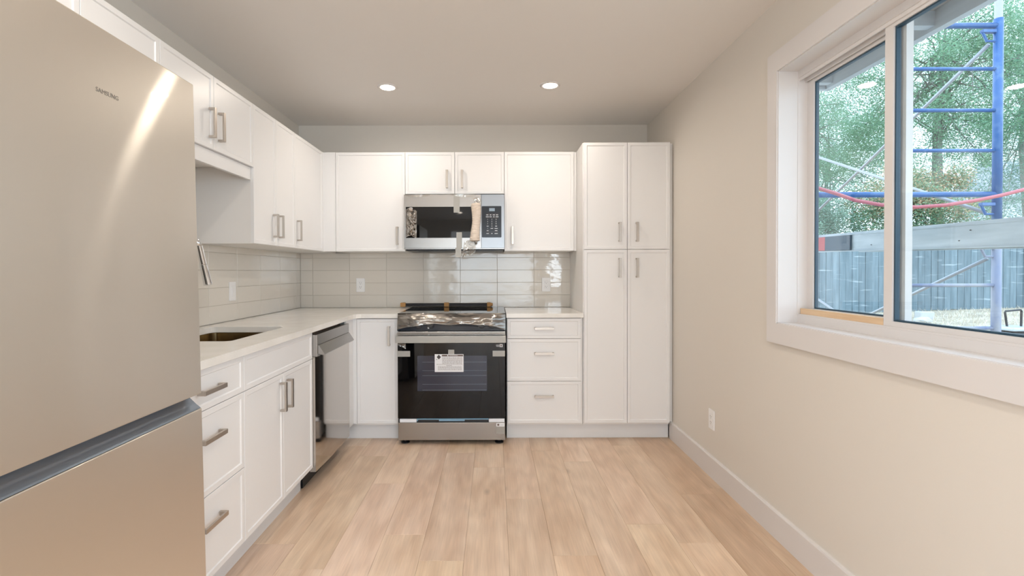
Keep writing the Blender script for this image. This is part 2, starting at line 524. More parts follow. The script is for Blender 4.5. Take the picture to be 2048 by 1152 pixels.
def sash(y0, y1, z0, z1, x0, x1, st, gx, meet_left=None):
    s = obj('sash', prism(rect(y0, y1, z0, z1), [rect(y0 + st, y1 - st, z0 + st * 0.7, z1 - st * 0.7)], lambda u, v, t: (t, u, v), x0, x1), 'trim_paint', win)
    bmg = prism(rect(y0 + st - 0.001, y1 - st + 0.001, z0 + st * 0.7 - 0.001, z1 - st * 0.7 + 0.001), [rect(y0 + st + 0.006, y1 - st - 0.006, z0 + st * 0.7 + 0.006, z1 - st * 0.7 - 0.006)], lambda u, v, t: (t, u, v), x0 + 0.006, x1 - 0.004)
    obj('gasket', bmg, 'gasket', s)
    bx('pane', (gx, gx + 0.004, y0 + st, y1 - st, z0 + st * 0.7, z1 - st * 0.7), 'window_glass', s)
sash(1.665, WO[1] - 0.008, 1.018, 2.072, 1.404, 1.428, 0.042, 1.412)
sash(WO[0] + 0.035, 1.716, 1.014, 2.076, 1.372, 1.398, 0.036, 1.384)
CW = 0.090
casing = tag(obj('trim_1', prism(rect(WO[0] - CW, WO[1] + CW - 0.018, WO[2] - CW, WO[3] + CW), [rect(WO[0] - 0.002, WO[1] - 0.002, WO[2] + 0.001, WO[3] - 0.001)], lambda u, v, t: (t, u, v), XR - 0.017, XR), 'trim_paint'), kind='structure')
mat('pine', (0.72, 0.50, 0.30), 0.5)
add_tone(M['pine'], (0.62, 0.40, 0.22), (0.80, 0.60, 0.40), 30, vec=(1, 0.06, 1))
o = bx('wooden_stick', (1.374, 1.390, 1.72, WO[1] - 0.01, 1.0155, 1.046), 'pine', None, 0.0008)
tag(o, 'raw pine stick lying in the lower window track as a sash lock', 'stick')

# glazed door behind the camera
dr = tag(obj('door_1', prism(rect(-1.0, 1.0, 0.0, 2.05), [rect(-0.93, -0.03, 0.08, 1.98), rect(0.03, 0.93, 0.08, 1.98)], lambda u, v, t: (u, t, v), YR - 0.10, YR - 0.04), 'trim_paint'), kind='structure')
bx('pane', (-0.93, -0.03, YR - 0.075, YR - 0.07, 0.08, 1.98), 'window_glass', dr)
bx('pane', (0.03, 0.93, YR - 0.075, YR - 0.07, 0.08, 1.98), 'window_glass', dr)

# ------------------------------------------------------------------ ceiling lights
mat('lens_glow', (1, 1, 1), 0.5, emit=(1.0, 0.86, 0.70), estr=22)
def downlight(x, y, label, group):
    t = thing('ceiling_light', label, 'ceiling light', (x, y, ZC), 0, group)
    bm = bm_new()
    prof = [(0.046, -0.0005), (0.048, -0.006), (0.058, -0.0075), (0.066, -0.004), (0.067, -0.0002)]
    seg = 40
    rings = [[bm.verts.new((r * math.cos(2 * PI * k / seg), r * math.sin(2 * PI * k / seg), z)) for k in range(seg)] for r, z in prof]
    for i in range(len(prof) - 1):
        for k in range(seg):
            bm.faces.new([rings[i][k], rings[i][(k + 1) % seg], rings[i + 1][(k + 1) % seg], rings[i + 1][k]])
    obj('trim_ring', bm, 'trim_paint', t, smooth=True)
    obj('lens', cyl(bm_new(), (0, 0, -0.005), (0, 0, 1), 0.0465, 0.004, 40), 'lens_glow', t)
    a = area('lamp_light', (x, y, ZC - 0.012), (0, 0, 0), 0.085, 0.085, LAMP_POWER, LAMP_COL, 'DISK', PI * 0.94)
    return t
downlight(-0.702, 3.245, 'round recessed ceiling light on the left, above the sink side', None)
downlight(0.373, 3.22, 'round recessed ceiling light on the right, nearer the tall pantry', None)
for x, y in ((-0.70, 1.3), (0.37, 1.3), (-0.70, -0.7), (0.37, -0.7), (-0.70, -2.7), (0.37, -2.7)):  # unseen lamps, added as extra light for the room
    downlight(x, y, 'added round recessed ceiling light, out of view', 'added ceiling lights out of view')

# ------------------------------------------------------------------ cabinets
FR = 0.021
def door_bm(w, h, t=0.019, fr=FR, rec=0.0045, g=0.0013):
    bm = bm_new()
    c = 0.0012
    def loop(i, y):
        return [bm.verts.new(p) for p in ((g + i, y, g + i), (w - g - i, y, g + i), (w - g - i, y, h - g - i), (g + i, y, h - g - i))]
    L = [loop(0, -0.0005), loop(0, -t + c), loop(c, -t), loop(fr, -t), loop(fr + 0.0035, -t + rec)]
    for a, b in zip(L[:-1], L[1:]):
        for k in range(4):
            bm.faces.new([a[k], a[(k + 1) % 4], b[(k + 1) % 4], b[k]])
    bm.faces.new(L[-1]); bm.faces.new(L[0])
    return bm

def handle_bm(L=0.138, horiz=False, wd=0.0165, out=0.030, th=0.008):
    bm = bm_new()
    def b(a0, a1, y0, y1, c0, c1):
        if horiz: box(bm, a0, a1, y0, y1, c0, c1, 0.0007)
        else: box(bm, c0, c1, y0, y1, a0, a1, 0.0007)
    b(-L / 2, L / 2, -out, -out + th, -wd / 2, wd / 2)
    for s in (-1, 1):
        b(s * L / 2, s * (L / 2 - 0.010), -out + th, 0.0, -wd / 2, wd / 2)
    return bm
hv = obj('handle', handle_bm(), 'nickel').data
hh = obj('handle', handle_bm(horiz=True), 'nickel').data
for o in [o for o in C.objects if o.name.startswith('handle')]:
    bpy.data.objects.remove(o)

def door(cab, x0, x1, z0, z1, hx=None, hz=None, horiz=False, name='door'):
    d = obj(name, door_bm(x1 - x0, z1 - z0), 'cabinet_white', cab, (x0, 0, z0))
    if hx is not None:
        link('handle', hh if horiz else hv, d, (hx - x0, -0.019, hz - z0))
    return d

def body(cab, w, d, z0, z1, x0=0.0):
    """carcass: two sides, top, bottom, back as one part"""
    bm = bm_new(); t = 0.016
    box(bm, x0, x0 + t, 0, d, z0, z1, 0.0005); box(bm, x0 + w - t, x0 + w, 0, d, z0, z1, 0.0005)
    box(bm, x0 + t, x0 + w - t, 0, d, z0, z0 + t); box(bm, x0 + t, x0 + w - t, 0, d, z1 - t, z1)
    box(bm, x0 + t, x0 + w - t, d - 0.006, d, z0 + t, z1 - t)
    return obj('body', bm, 'cabinet_side', cab)

UF = 3.772      # carcass front of the back uppers (door face 3.753)
UD = YB - UF - 0.002
BF = 3.501      # carcass front of back base run (door face 3.482)
BD = YB - BF - 0.002
ULX = -1.329    # carcass front of left uppers (door face -1.31)
ULD = ULX - XL - 0.002
BLX = -1.029    # carcass front of left base run (door face -1.01)
BLD = BLX - XL - 0.002
ZU0, ZU1 = 1.372, 2.134
ZB0, ZB1 = 0.126, 0.884

def cabL(name, label, y0, fx, cat='cabinet', group=None):
    # left run: local x runs along +Y, local -y faces +X
    return thing(name, label, cat, (fx, y0, 0), PI / 2, group)

# left wall, short pair just above the fridge, nearest to the camera
t = cabL('wall_cabinet', 'white wall cabinet above the fridge, cut off by the top left of the frame', 1.185, ULX)
body(t, 0.74, ULD, 1.787, ZU1)
door(t, 0, 0.37, 1.787, ZU1, 0.33, 1.905); door(t, 0.37, 0.74, 1.787, ZU1, 0.41, 1.905)
t = cabL('wall_cabinet', 'short white two-door wall cabinet between the fridge and the tall left wall cabinets', 1.925, ULX)
w2 = 2.666 - 1.925
body(t, w2 - 0.003, ULD, 1.787, ZU1)
door(t, 0, 0.368, 1.787, ZU1, 0.332, 1.905); door(t, 0.368, w2, 1.787, ZU1, 0.368 + 0.040, 1.905)
obj('light_rail', box(bm_new(), -0.74, w2 - 0.003, -0.004, 0.014, 1.718, 1.7865, 0.001), 'cabinet_white', t)
# left uppers
t = cabL('wall_cabinet', 'white two-door wall cabinet over the counter on the left wall, beside the empty fridge recess', 2.670, ULX)
body(t, 0.547, ULD, ZU0, ZU1)
door(t, -0.004, 0.272, ZU0, ZU1, 0.272 - 0.036, 1.491); door(t, 0.272, 0.547, ZU0, ZU1, 0.272 + 0.036, 1.491)
t = cabL('corner_wall_cabinet', 'white single-door corner wall cabinet where the left and back runs meet', 3.217, ULX)
body(t, YB - 3.217 - 0.002, ULD, ZU0, ZU1)
door(t, 0, 0.52, ZU0, ZU1, 0.040, 1.491)
fp = obj('filler_panel', box(bm_new(), 0, 0, 0, 0, 0, 0), 'cabinet_white', t)
bm = bm_new(); box(bm, 0.536, 0.552, -0.112, -0.002, ZU0, ZU1, 0.0008); box(bm, 0.520, 0.536, -0.018, -0.0005, ZU0, ZU1)
fp.data = obj('x', bm, 'cabinet_white').data
bpy.data.objects.remove([o for o in C.objects if o.name == 'x'][0])

# back uppers (local x = X)
def cabB(name, label, x0, fy, cat='cabinet'):
    return thing(name, label, cat, (x0, fy, 0), 0)
t = cabB('wall_cabinet', 'white single-door wall cabinet left of the microwave on the back wall', -1.216, UF)
body(t, 0.535, UD, ZU0, ZU1); door(t, 0, 0.535, ZU0, ZU1, 0.535 - 0.060, 1.491)
t = cabB('wall_cabinet', 'short white two-door wall cabinet directly above the microwave', -0.681, UF)
body(t, 0.762, UD, 1.811, ZU1); door(t, 0, 0.381, 1.811, ZU1, 0.381 - 0.058, 1.924); door(t, 0.381, 0.762, 1.811, ZU1, 0.381 + 0.058, 1.924)
t = cabB('wall_cabinet', 'white single-door wall cabinet between the microwave and the tall pantry', 0.081, UF)
body(t, 0.535, UD, ZU0, ZU1); door(t, 0, 0.535, ZU0, ZU1, 0.062, 1.491)
obj('filler_panel', box(bm_new(), 0.536, 0.556, -0.004, 0.012, ZU0, ZU1, 0.0005), 'cabinet_white', t)

# pantry
t = cabB('pantry_cabinet', 'tall white four-door pantry cabinet against the right wall', 0.638, BF)
body(t, 0.618, BD, 0.112, ZU1)
mx = 0.314
zs = 1.370
for (a, b, z0, z1, hx, hz) in ((0.004, mx, zs, 2.133, mx - 0.056, 1.494), (mx, 0.620, zs, 2.133, mx + 0.068, 1.494), (0.004, mx, 0.126, zs, mx - 0.056, 1.239), (mx, 0.620, 0.126, zs, mx + 0.068, 1.239)):
    door(t, a, b, z0, z1, hx, hz)
obj('filler_panel', box(bm_new(), 0.6185, XR - 0.638 - 0.002, 0.012, 0.028, 0.126, ZU1 - 0.002), 'cabinet_side', t)

# right base: three drawers
t = cabB('drawer_cabinet', 'white three-drawer base cabinet between the range and the pantry', 0.090, BF)
body(t, 0.545, BD, 0.112, ZB1)
for z0, z1, hz in ((0.733, 0.880, 0.808), (0.428, 0.733, 0.629), (0.126, 0.428, 0.322)):
    door(t, 0.002, 0.533, z0, z1, 0.267, hz, True, 'drawer')

# corner base
t = cabB('corner_base_cabinet', 'white corner base cabinet with one narrow door left of the range', -1.010, BF)
bm = bm_new()
box(bm, 0.020, 0.036, 0, BD, 0.112, ZB1); box(bm, 0.306, 0.322, 0, BD, 0.112, ZB1); box(bm, 0.036, 0.306, 0, BD, 0.112, 0.128)
box(bm, XL + 1.014, 0.020, BD - 0.012, BD, 0.112, ZB1)
obj('body', bm, 'cabinet_side', t)
door(t, 0.026, 0.322, 0.126, 0.880, 0.322 - 0.062, 0.758)
bm = bm_new(); box(bm, -0.019, 0.0, 3.306 - BF, -0.019, 0.126, 0.884, 0.0008); box(bm, -0.001, 0.0255, -0.019, -0.002, 0.126, 0.884)
obj('filler_panel', bm, 'cabinet_white', t)

# left base: drawers and sink base
t = cabL('drawer_cabinet', 'white three-drawer base cabinet on the left, next to the fridge', 1.480, BLX)
body(t, 0.482, BLD, 0.112, ZB1)
for z0, z1, hz in ((0.733, 0.880, 0.802), (0.428, 0.733, 0.632), (0.126, 0.428, 0.330)):
    door(t, 0.004, 0.482, z0, z1, 0.239, hz, True, 'drawer')
t = cabL('sink_base_cabinet', 'white two-door sink base cabinet with a plain false drawer front', 1.963, BLX)
bm = bm_new()
w3 = 2.703 - 1.963
box(bm, 0, 0.016, 0, BLD, 0.112, ZB1); box(bm, w3 - 0.016, w3, 0, BLD, 0.112, ZB1); box(bm, 0.016, w3 - 0.016, 0, BLD, 0.112, 0.128); box(bm, 0.016, w3 - 0.016, BLD - 0.006, BLD, 0.128, ZB1)
box(bm, 0.016, w3 - 0.016, 0.0, 0.016, 0.735, ZB1)
obj('body', bm, 'cabinet_side', t)
door(t, 0.0, w3, 0.733, 0.880, name='drawer_front')
hm = 2.328 - 1.963
door(t, 0.0, hm, 0.126, 0.733, hm - 0.030, 0.625); door(t, hm, w3, 0.126, 0.733, hm + 0.044, 0.625)

# toe kicks
mat('toe_white', (0.74, 0.745, 0.76), 0.45)
def toe(b, label):
    tag(bx('toe_kick', b, 'toe_white', None, 0.0008), label, 'toe kick')
toe((-1.096, -1.080, 1.482, 2.70, 0.0005, 0.111), 'white toe kick board under the left drawer and sink cabinets')
o = obj('toe_kick', prism([(-1.096, 3.306), (-1.080, 3.306), (-1.080, 3.546), (-0.688, 3.546), (-0.688, 3.560), (-1.096, 3.560)], [], lambda u, v, t: (u, v, t), 0.0005, 0.111), 'toe_white')
tag(o, 'short white toe kick board turning the corner left of the range', 'toe kick')
toe((0.090, 1.268, 3.546, 3.560, 0.0005, 0.111), 'long white toe kick board under the right drawers and pantry')

# ------------------------------------------------------------------ countertops
def rr_prism(loop, holes, z0, z1):
    return prism(loop, holes, lambda u, v, t: (u, v, t), z0, z1)
FX, FY = -0.990, 3.460
lp = [(XL + 0.0095, 1.476), (FX, 1.476), (FX, FY - 0.045), (FX + 0.013, FY - 0.013), (FX + 0.045, FY), (-0.684, FY), (-0.684, YB - 0.0095), (XL + 0.0095, YB - 0.0095)]
SK = (-1.545, -1.148, 2.115, 2.672)
ct = obj('countertop', rr_prism(lp, [rect(SK[0], SK[1], SK[2], SK[3], 0.03)], 0.885, 0.915), 'quartz')
tag(ct, 'white quartz countertop, L-shaped, with the sink cut into it', 'countertop')
ct2 = bx('countertop', (0.086, 0.637, FY, YB - 0.0095, 0.885, 0.915), 'quartz', None, 0.001)
tag(ct2, 'short straight white quartz countertop between range and pantry', 'countertop')

# sink
t = thing('sink', 'stainless steel undermount sink basin in the left countertop', 'sink', ((SK[0] + SK[1]) / 2, (SK[2] + SK[3]) / 2, 0.6645))
hx_, hy_ = (SK[1] - SK[0]) / 2, (SK[3] - SK[2]) / 2
bm = bm_new()
rings = []
for e, z, r in ((0.004, 0.2195, 0.034), (-0.001, 0.218, 0.03), (-0.004, 0.03, 0.03), (-0.022, 0.010, 0.02), (-0.12, 0.003, 0.02)):
    rings.append([bm.verts.new((p[0], p[1], z)) for p in rect(-hx_ - e, hx_ + e, -hy_ - e, hy_ + e, r)])
for a, b in zip(rings[:-1], rings[1:]):
    n = len(a)
    for i in range(n):
        bm.faces.new([a[i], a[(i + 1) % n], b[(i + 1) % n], b[i]])
bm.faces.new(rings[-1])
so = obj('basin', bm, 'steel_sink', t)
sm = so.modifiers.new('s', 'SOLIDIFY'); sm.thickness = 0.0015
obj('drain', cyl(bm_new(), (0, 0, 0.0035), (0, 0, 1), 0.045, 0.002, 28), 'chrome', t)

# faucet
t = thing('faucet', 'chrome pull-down kitchen faucet behind the sink, half hidden by the fridge', 'faucet', (-1.585, 2.28, 0.915))
bm = cyl(bm_new(), (0, 0, 0.0003), (0, 0, 1), 0.026, 0.008, 28); cyl(bm, (0, 0, 0.008), (0, 0, 1), 0.019, 0.085, 24)
obj('base', bm, 'chrome', t, smooth=False)
pts = [(0, 0, 0.09), (0, 0, 0.39)]
cx, R_ = 0.106, 0.106
for i in range(1, 11):
    a = PI - i * (PI * 0.91) / 10
    pts.append((cx + R_ * math.cos(a), 0, 0.39 + R_ * 0.98 * math.sin(a)))
obj('spout', tube(bm_new(), pts, 0.0135, 20), 'chrome', t, smooth=True)
e = Vector(pts[-1]); d = Vector((0.22, 0, -1)).normalized()
obj('spray_head', tube(bm_new(), [e - d * 0.003, e + d * 0.085, e + d * 0.087, e + d * 0.089, e + d * 0.178, e + d * 0.183, e + d * 0.184], [0.0145, 0.0155, 0.0145, 0.0165, 0.0185, 0.0175, 0.012], 24), 'chrome', t, smooth=False)
obj('lever', tube(bm_new(), [(0, 0.015, 0.075), (0, 0.045, 0.08), (0.0, 0.10, 0.105)], [0.007, 0.006, 0.004], 12), 'chrome', t, smooth=True)

# ------------------------------------------------------------------ fridge
FXF = -0.885
FTILT = 0.017
t = thing('refrigerator', 'large brushed stainless bottom-freezer refrigerator filling the left edge', 'refrigerator', (-1.60, 0.770, 0))
H = 1.778
X1 = FXF + 1.60
t.rotation_euler = (0, 0, 0)
def frz(zz): return zz
y1 = 0.700
def lean(bm):
    for v in bm.verts:
        v.co.x -= (v.co.z - 0.85) * FTILT
    return bm
mat('fridge_side', (0.30, 0.29, 0.28), 0.45, metal=0.4)
obj('body', lean(box(bm_new(), 0.03, X1 - 0.075, 0.004, y1 - 0.004, 0.03, H - 0.01, 0.004)), 'fridge_side', t)
def fdoor(name, z0, z1, chz=None):
    bm = bm_new()
    box(bm, X1 - 0.07, X1, 0, y1, z0, z1)
    vert_edges = [e for e in bm.edges if abs(e.verts[0].co.x - X1) < 1e-5 and abs(e.verts[1].co.x - X1) < 1e-5]
    bmesh.ops.bevel(bm, geom=vert_edges, offset=0.003, segments=3, profile=0.5, affect='EDGES')
    return obj(name, lean(bm), 'fridge_steel', t)
zg = CAMZ - 0.413 * 0.885
zl = CAMZ - 0.463 * 0.885
ud = fdoor('upper_door', zg, H)
# lower freezer door with a recessed scooped grip on its top edge
ld = fdoor('freezer_door', 0.045, zl)
mat('grip', (0.24, 0.29, 0.36), 0.25, metal=0.85)
prof = [(X1 - 0.075, zg - 0.002), (X1 - 0.060, zg - 0.012), (X1 - 0.045, zl - 0.010), (X1 - 0.028, zl - 0.020), (X1 - 0.012, zl - 0.012), (X1 - 0.004, zl + 0.0005), (X1 - 0.004, zl - 0.030), (X1 - 0.070, zl - 0.030)]
prof = [(X1 - 0.070, zg - 0.001), (X1 - 0.052, zg - 0.001), (X1 - 0.036, zg - 0.012), (X1 - 0.018, zl + 0.014), (X1 - 0.006, zl + 0.004), (X1 - 0.003, zl + 0.0008), (X1 - 0.070, zl + 0.0008)]
obj('grip_recess', lean(prism(prof, [], lambda u, v, tt: (u, tt, v), 0.0015, y1 - 0.0015)), 'grip', t)
for ya_ in (0.05, y1 - 0.10):
    obj('foot', box(bm_new(), 0.05, X1 - 0.12, ya_, ya_ + 0.05, 0.0, 0.032), 'black_plastic', t)
mat('logo_grey', (0.30, 0.28, 0.26), 0.4, metal=0.8)
lx = X1 - (1.628 - 0.85) * FTILT + 0.0003
lg = text('logo', 'SAMSUNG', 0.0150, 'logo_grey', ud, (lx, 1.139 - 0.770, 1.630), (PI / 2 - 0.0, 0, PI / 2))
lg.scale = (0.98, 1, 1)

# ------------------------------------------------------------------ dishwasher
t = cabL('dishwasher', 'stainless steel dishwasher with a slanted bar handle, right of the sink base', 2.706, BLX, 'dishwasher')
DWW = 0.596
bm = bm_new(); box(bm, 0.004, DWW - 0.004, 0.002, BLD - 0.02, 0.10, 0.862)
obj('tub', bm, 'black_plastic', t)
mat('steel_mirror', (0.54, 0.51, 0.475), 0.075, metal=1.0)
lp_ = [(0.0, 0.0)]
for i in range(25):
    x = DWW * i / 24
    lp_.append((x, -0.044 + 0.0115 * max(0.0, 1 - x / 0.36) ** 2))
lp_.append((DWW, 0.0))
dwd = obj('door', prism(lp_, [], lambda u, v, tt: (u, v, tt), 0.100, 0.742), 'steel_mirror', t)
for p in dwd.data.polygons: p.use_smooth = True
dwd.data.set_sharp_from_angle(angle=0.5)
bm = bm_new(); box(bm, 0, DWW, -0.044, 0.0, 0.7435, 0.866, 0.002, 2)
cp = obj('control_panel', bm, 'steel', t)
bm = prism([(-0.0445, 0.806), (-0.050, 0.806), (-0.082, 0.757), (-0.076, 0.750), (-0.0445, 0.760)], [], lambda u, v, tt: (tt, u, v), 0.012, DWW - 0.012)
obj('bar_handle', bm, 'steel', t)
bm = bm_new(); box(bm, 0.01, DWW - 0.01, 0.045, 0.055, 0.004, 0.098)
obj('kick_plate', bm, 'black_plastic', t)
obj('bracket', box(bm_new(), DWW - 0.055, DWW - 0.02, -0.030, -0.002, 0.8665, 0.8835), 'steel_bright', t)
mat('brown_strip', (0.10, 0.055, 0.035), 0.5)
obj('top_strip', box(bm_new(), 0.01, DWW - 0.06, 0.004, 0.018, 0.8625, 0.874), 'brown_strip', t)

# ------------------------------------------------------------------ range
RW = 0.758
t = thing('range', 'stainless slide-in electric range with black glass door, still in packing film', 'range', (-0.679, 3.409, 0))
obj('body', box(bm_new(), 0.004, RW - 0.004, 0.045, 0.63, 0.035, 0.905, 0.002), 'dark_metal', t)
obj('cooktop', box(bm_new(), -0.001, RW + 0.001, 0.022, 0.655, 0.9155, 0.9215, 0.0015, 2), 'black_glass', t)
# control panel, slanted
bm = prism([(0.0, 0.802), (0.006, 0.830), (0.028, 0.914), (0.046, 0.914), (0.046, 0.802)], [], lambda u, v, tt: (tt, u, v), 0.0, RW)
pn = obj('control_panel', bm, 'panel_navy', t)
for x in (0.150, 0.235, 0.590, 0.665):
    k = obj('knob', cyl(cyl(bm_new(), (x, 0.004, 0.840), (0, -1, 0.25), 0.023, 0.012, 24), (x, -0.006, 0.8425), (0, -1, 0.25), 0.018, 0.014, 24), 'black_plastic', t)
obj('label', box(bm_new(), 0.212, 0.245, 0.0020, 0.0035, 0.812, 0.830), 'panel_navy', t)
obj('label', box(bm_new(), 0.214, 0.224, 0.0000, 0.0018, 0.816, 0.827), 'paper', t)
# handle: wide flat bar
bm = bm_new(); box(bm, -0.004, RW + 0.002, -0.052, -0.018, 0.722, 0.770, 0.003, 2); 
box(bm, 0.02, 0.05, -0.020, 0.012, 0.728, 0.765); box(bm, RW - 0.05, RW - 0.02, -0.020, 0.012, 0.728, 0.765)
obj('door_handle', bm, 'steel_bright', t)
bm = bm_new(); box(bm, 0.0, RW, 0.0, 0.04, 0.716, 0.796, 0.0015)
obj('door_band', bm, 'steel', t)
dd = obj('oven_door', box(bm_new(), 0.002, RW - 0.002, 0.0, 0.043, 0.186, 0.7145, 0.0015), 'black_glass', t)
ow = obj('oven_window', box(bm_new(), 0.140, 0.628, -0.0006, 0.002, 0.378, 0.626), 'oven_inner', dd)
for z in (0.425, 0.486, 0.520, 0.580, 0.384):
    obj('rack_line', box(bm_new(), 0.175, 0.624, -0.0010, 0.001, z, z + 0.0022), 'rack_wire', dd)
dw_ = obj('storage_drawer', box(bm_new(), 0.004, RW - 0.004, 0.0, 0.043, 0.032, 0.156, 0.002, 2), 'steel', t)
obj('drawer_gap', box(bm_new(), 0.004, RW - 0.004, 0.010, 0.043, 0.157, 0.185), 'black_plastic', t)
for x0, x1 in ((0.015, 0.133), (0.640, 0.750)):
    obj('foam_block', box(bm_new(), x0, x1, -0.003, 0.012, 0.158, 0.182, 0.002), 'foam', t)
obj('blue_strip', box(box(box(bm_new(), 0.134, 0.639, 0.0, 0.010, 0.176, 0.1835, 0.001), 0.290, 0.470, -0.001, 0.010, 0.166, 0.176, 0.001), 0.134, 0.142, 0, 0.01, 0.166, 0.176), 'blue_tape', t)
for x in (0.045, RW - 0.045):
    for y in (0.05, 0.58):
        f = obj('foot', tube(bm_new(), [(x, y, 0.0003), (x, y, 0.008), (x, y, 0.012), (x, y, 0.036)], [0.030, 0.030, 0.012, 0.010], 18), 'black_plastic', t)
# stickers
lb = obj('warning_label', box(bm_new(), 0.262, 0.464, -0.0016, -0.0004, 0.512, 0.637, 0.0004), 'paper', dd)
def flat(name, x0, x1, z0, z1, m, par, y=-0.0021):
    return obj(name, box(bm_new(), x0, x1, y, y + 0.0006, z0, z1), m, par)
bm = bm_new(); 
v = [bm.verts.new(p) for p in ((0.291, -0.0019, 0.600), (0.306, -0.0019, 0.617), (0.291, -0.0019, 0.634), (0.276, -0.0019, 0.617))]
bm.faces.new(v); box(bm, 0.272, 0.280, -0.0019, -0.0017, 0.598, 0.6015); obj('hazard_diamond', bm, 'print_dark', lb)
flat('header_bar', 0.312, 0.460, 0.6215, 0.6335, 'print_brown', lb)
text('header_text', '\u25b2 WARNING', 0.0125, 'paper', lb, (0.386, -0.0022, 0.6275), (PI / 2, 0, 0), ext=0.0001)
bm = bm_new()
random.seed(3)
z = 0.614; 
while z > 0.522:
    if 0.552 < z < 0.560:
        z -= 0.008; continue
    x = 0.315 if z > 0.565 else 0.275
    xe = 0.455
    if z < 0.56: x = 0.285
    while x < xe - 0.006:
        l_ = random.uniform(0.004, 0.014)
        box(bm, x, min(xe, x + l_), -0.0019, -0.0016, z, z + 0.0022)
        x += l_ + 0.0025
    z -= 0.0062
obj('print_lines', bm, 'print_brown', lb)
text('subheading', 'WARNING', 0.0085, 'print_dark', lb, (0.363, -0.0022, 0.5565), (PI / 2, 0, 0), ext=0.0001)
def tape(name, b, par, m='tape'):
    return obj(name, box(bm_new(), *b), m, par)
tape('tape_tab', (0.357, 0.399, -0.0012, -0.0003, 0.637, 0.668), dd)
tape('tape_strip', (0.000, 0.090, -0.0014, -0.0003, 0.620, 0.660), dd)
tape('tape_strip', (0.668, 0.755, -0.0014, -0.0003, 0.620, 0.660), dd)
flat('sticker', 0.718, 0.738, 0.686, 0.706, 'paper', dd, -0.0012); flat('sticker_print', 0.7225, 0.7335, 0.6905, 0.7015, 'print_brown', dd, -0.0016)
flat('sticker_text', 0.692, 0.715, 0.697, 0.701, 'print_white', dd, -0.0012); flat('sticker_text', 0.694, 0.715, 0.689, 0.6925, 'print_white', dd, -0.0012)
tape('tape_strip', (0.690, 0.751, -0.0014, -0.0003, 0.075, 0.152), dw_, 'tape')
flat('sticker', 0.692, 0.751, 0.128, 0.152, 'paper', dw_, -0.0024)
flat('sticker_print', 0.699, 0.713, 0.133, 0.147, 'print_brown', dw_, -0.0029); flat('sticker_text', 0.718, 0.745, 0.138, 0.1395, 'print_brown', dw_, -0.0029)

def crumple(name, par, pts, nu, nv, amp, m, seed, freq=9.0, fz=1.7, smooth=False):
    """film sheet through the four corner curves given by pts(u, v); faceted creases"""
    bm = bm_new(); grid = []
    for j in range(nv + 1):
        row = []
        for i in range(nu + 1):
            u, v = i / nu, j / nv
            p = Vector(pts(u, v))
            q = Vector((p.x * freq + seed, p.z * freq * fz, seed))
            d = abs(noise.noise(q)) + 0.5 * abs(noise.noise(q * 2.3)) + 0.12 * abs(noise.noise(q * 5.1))
            edge = min(1.0, 6 * min(u, 1 - u) + 0.15)
            p.y -= amp * (d - 0.15) * edge
            row.append(bm.verts.new(p))
        grid.append(row)
    for j in range(nv):
        for i in range(nu):
            a, b, c, d = grid[j][i], grid[j][i + 1], grid[j + 1][i + 1], grid[j + 1][i]
            if (i + j) % 2: bm.faces.new([a, b, c]); bm.faces.new([a, c, d])
            else: bm.faces.new([a, b, d]); bm.faces.new([b, c, d])
    return obj(name, bm, m, par, smooth=smooth)
film_mat('range_film', 0.30, (0.78, 0.73, 0.67), 0.24, (0.85, 0.80, 0.74))
def rf(u, v):
    s = math.sin(PI * min(1, max(0, u)))
    bot = 0.808 + 0.040 * min(1.0, 4.5 * min(u, 1 - u)) + 0.004 * math.sin(u * 23)
    z = 0.9225 + (bot - 0.9225) * v
    y = 0.028 * (z - 0.802) / 0.112 - 0.0025 - 0.030 * min(1, 2.6 * v) * min(1, 8 * min(u, 1 - u))
    return (u * (RW + 0.002) - 0.001, y, z)
crumple('plastic_film', t, rf, 120, 30, 0.022, 'range_film', 3.3, 5, 3.0, True)
crumple('plastic_film', t, lambda u, v: (u * RW, -0.0535 + 0.045 * min(1, 1 - v) , 0.773 + 0.016 * (1 - v)), 50, 4, 0.006, 'clear_film', 8.1, 8)
tape('handle_tape', (0.0, RW, -0.0535, -0.0525, 0.724, 0.768), t)
crumple('film_scrap', t, lambda u, v: (0.004 + u * 0.055, -0.004, 0.716 - 0.03 * v * (0.4 + u)), 8, 5, 0.008, 'clear_film', 5.5, 40)

# packaged trim rod behind the cooktop
t = thing('trim_rod', 'dark trim rods banded with tan cardboard, lying behind the cooktop', 'rod', (-0.775, 4.045, 0.9225))
obj('rod', tube(tube(tube(bm_new(), [(0.0, 0, 0.026), (0.755, 0, 0.026)], 0.0055, 10), [(0.0, 0.004, 0.0165), (0.755, 0.004, 0.0165)], 0.0045, 10), [(0.0, -0.004, 0.008), (0.755, -0.004, 0.008)], 0.006, 10), 'dark_metal', t)
for x0, x1 in ((-0.002, 0.042), (0.360, 0.402)):
    obj('cardboard_band', box(bm_new(), x0, x1, -0.013, 0.013, 0.0003, 0.036, 0.004), 'cardboard', t)
obj('cardboard_band', box(box(bm_new(), 0.716, 0.748, -0.013, 0.013, 0.0003, 0.036, 0.004), 0.744, 0.764, -0.010, 0.010, 0.005, 0.031, 0.006, 3), 'cardboard', t)

# ------------------------------------------------------------------ microwave
MY = 3.686
t = thing('microwave', 'stainless over-the-range microwave with foam-wrapped handle and loose tape', 'microwave', (-0.679, MY, 1.372))
MW = 0.758
z0 = 0.0
obj('body', box(bm_new(), 0.004, MW - 0.004, 0.032, YB - MY - 0.012, 0.010, 0.432, 0.002), 'dark_metal', t)
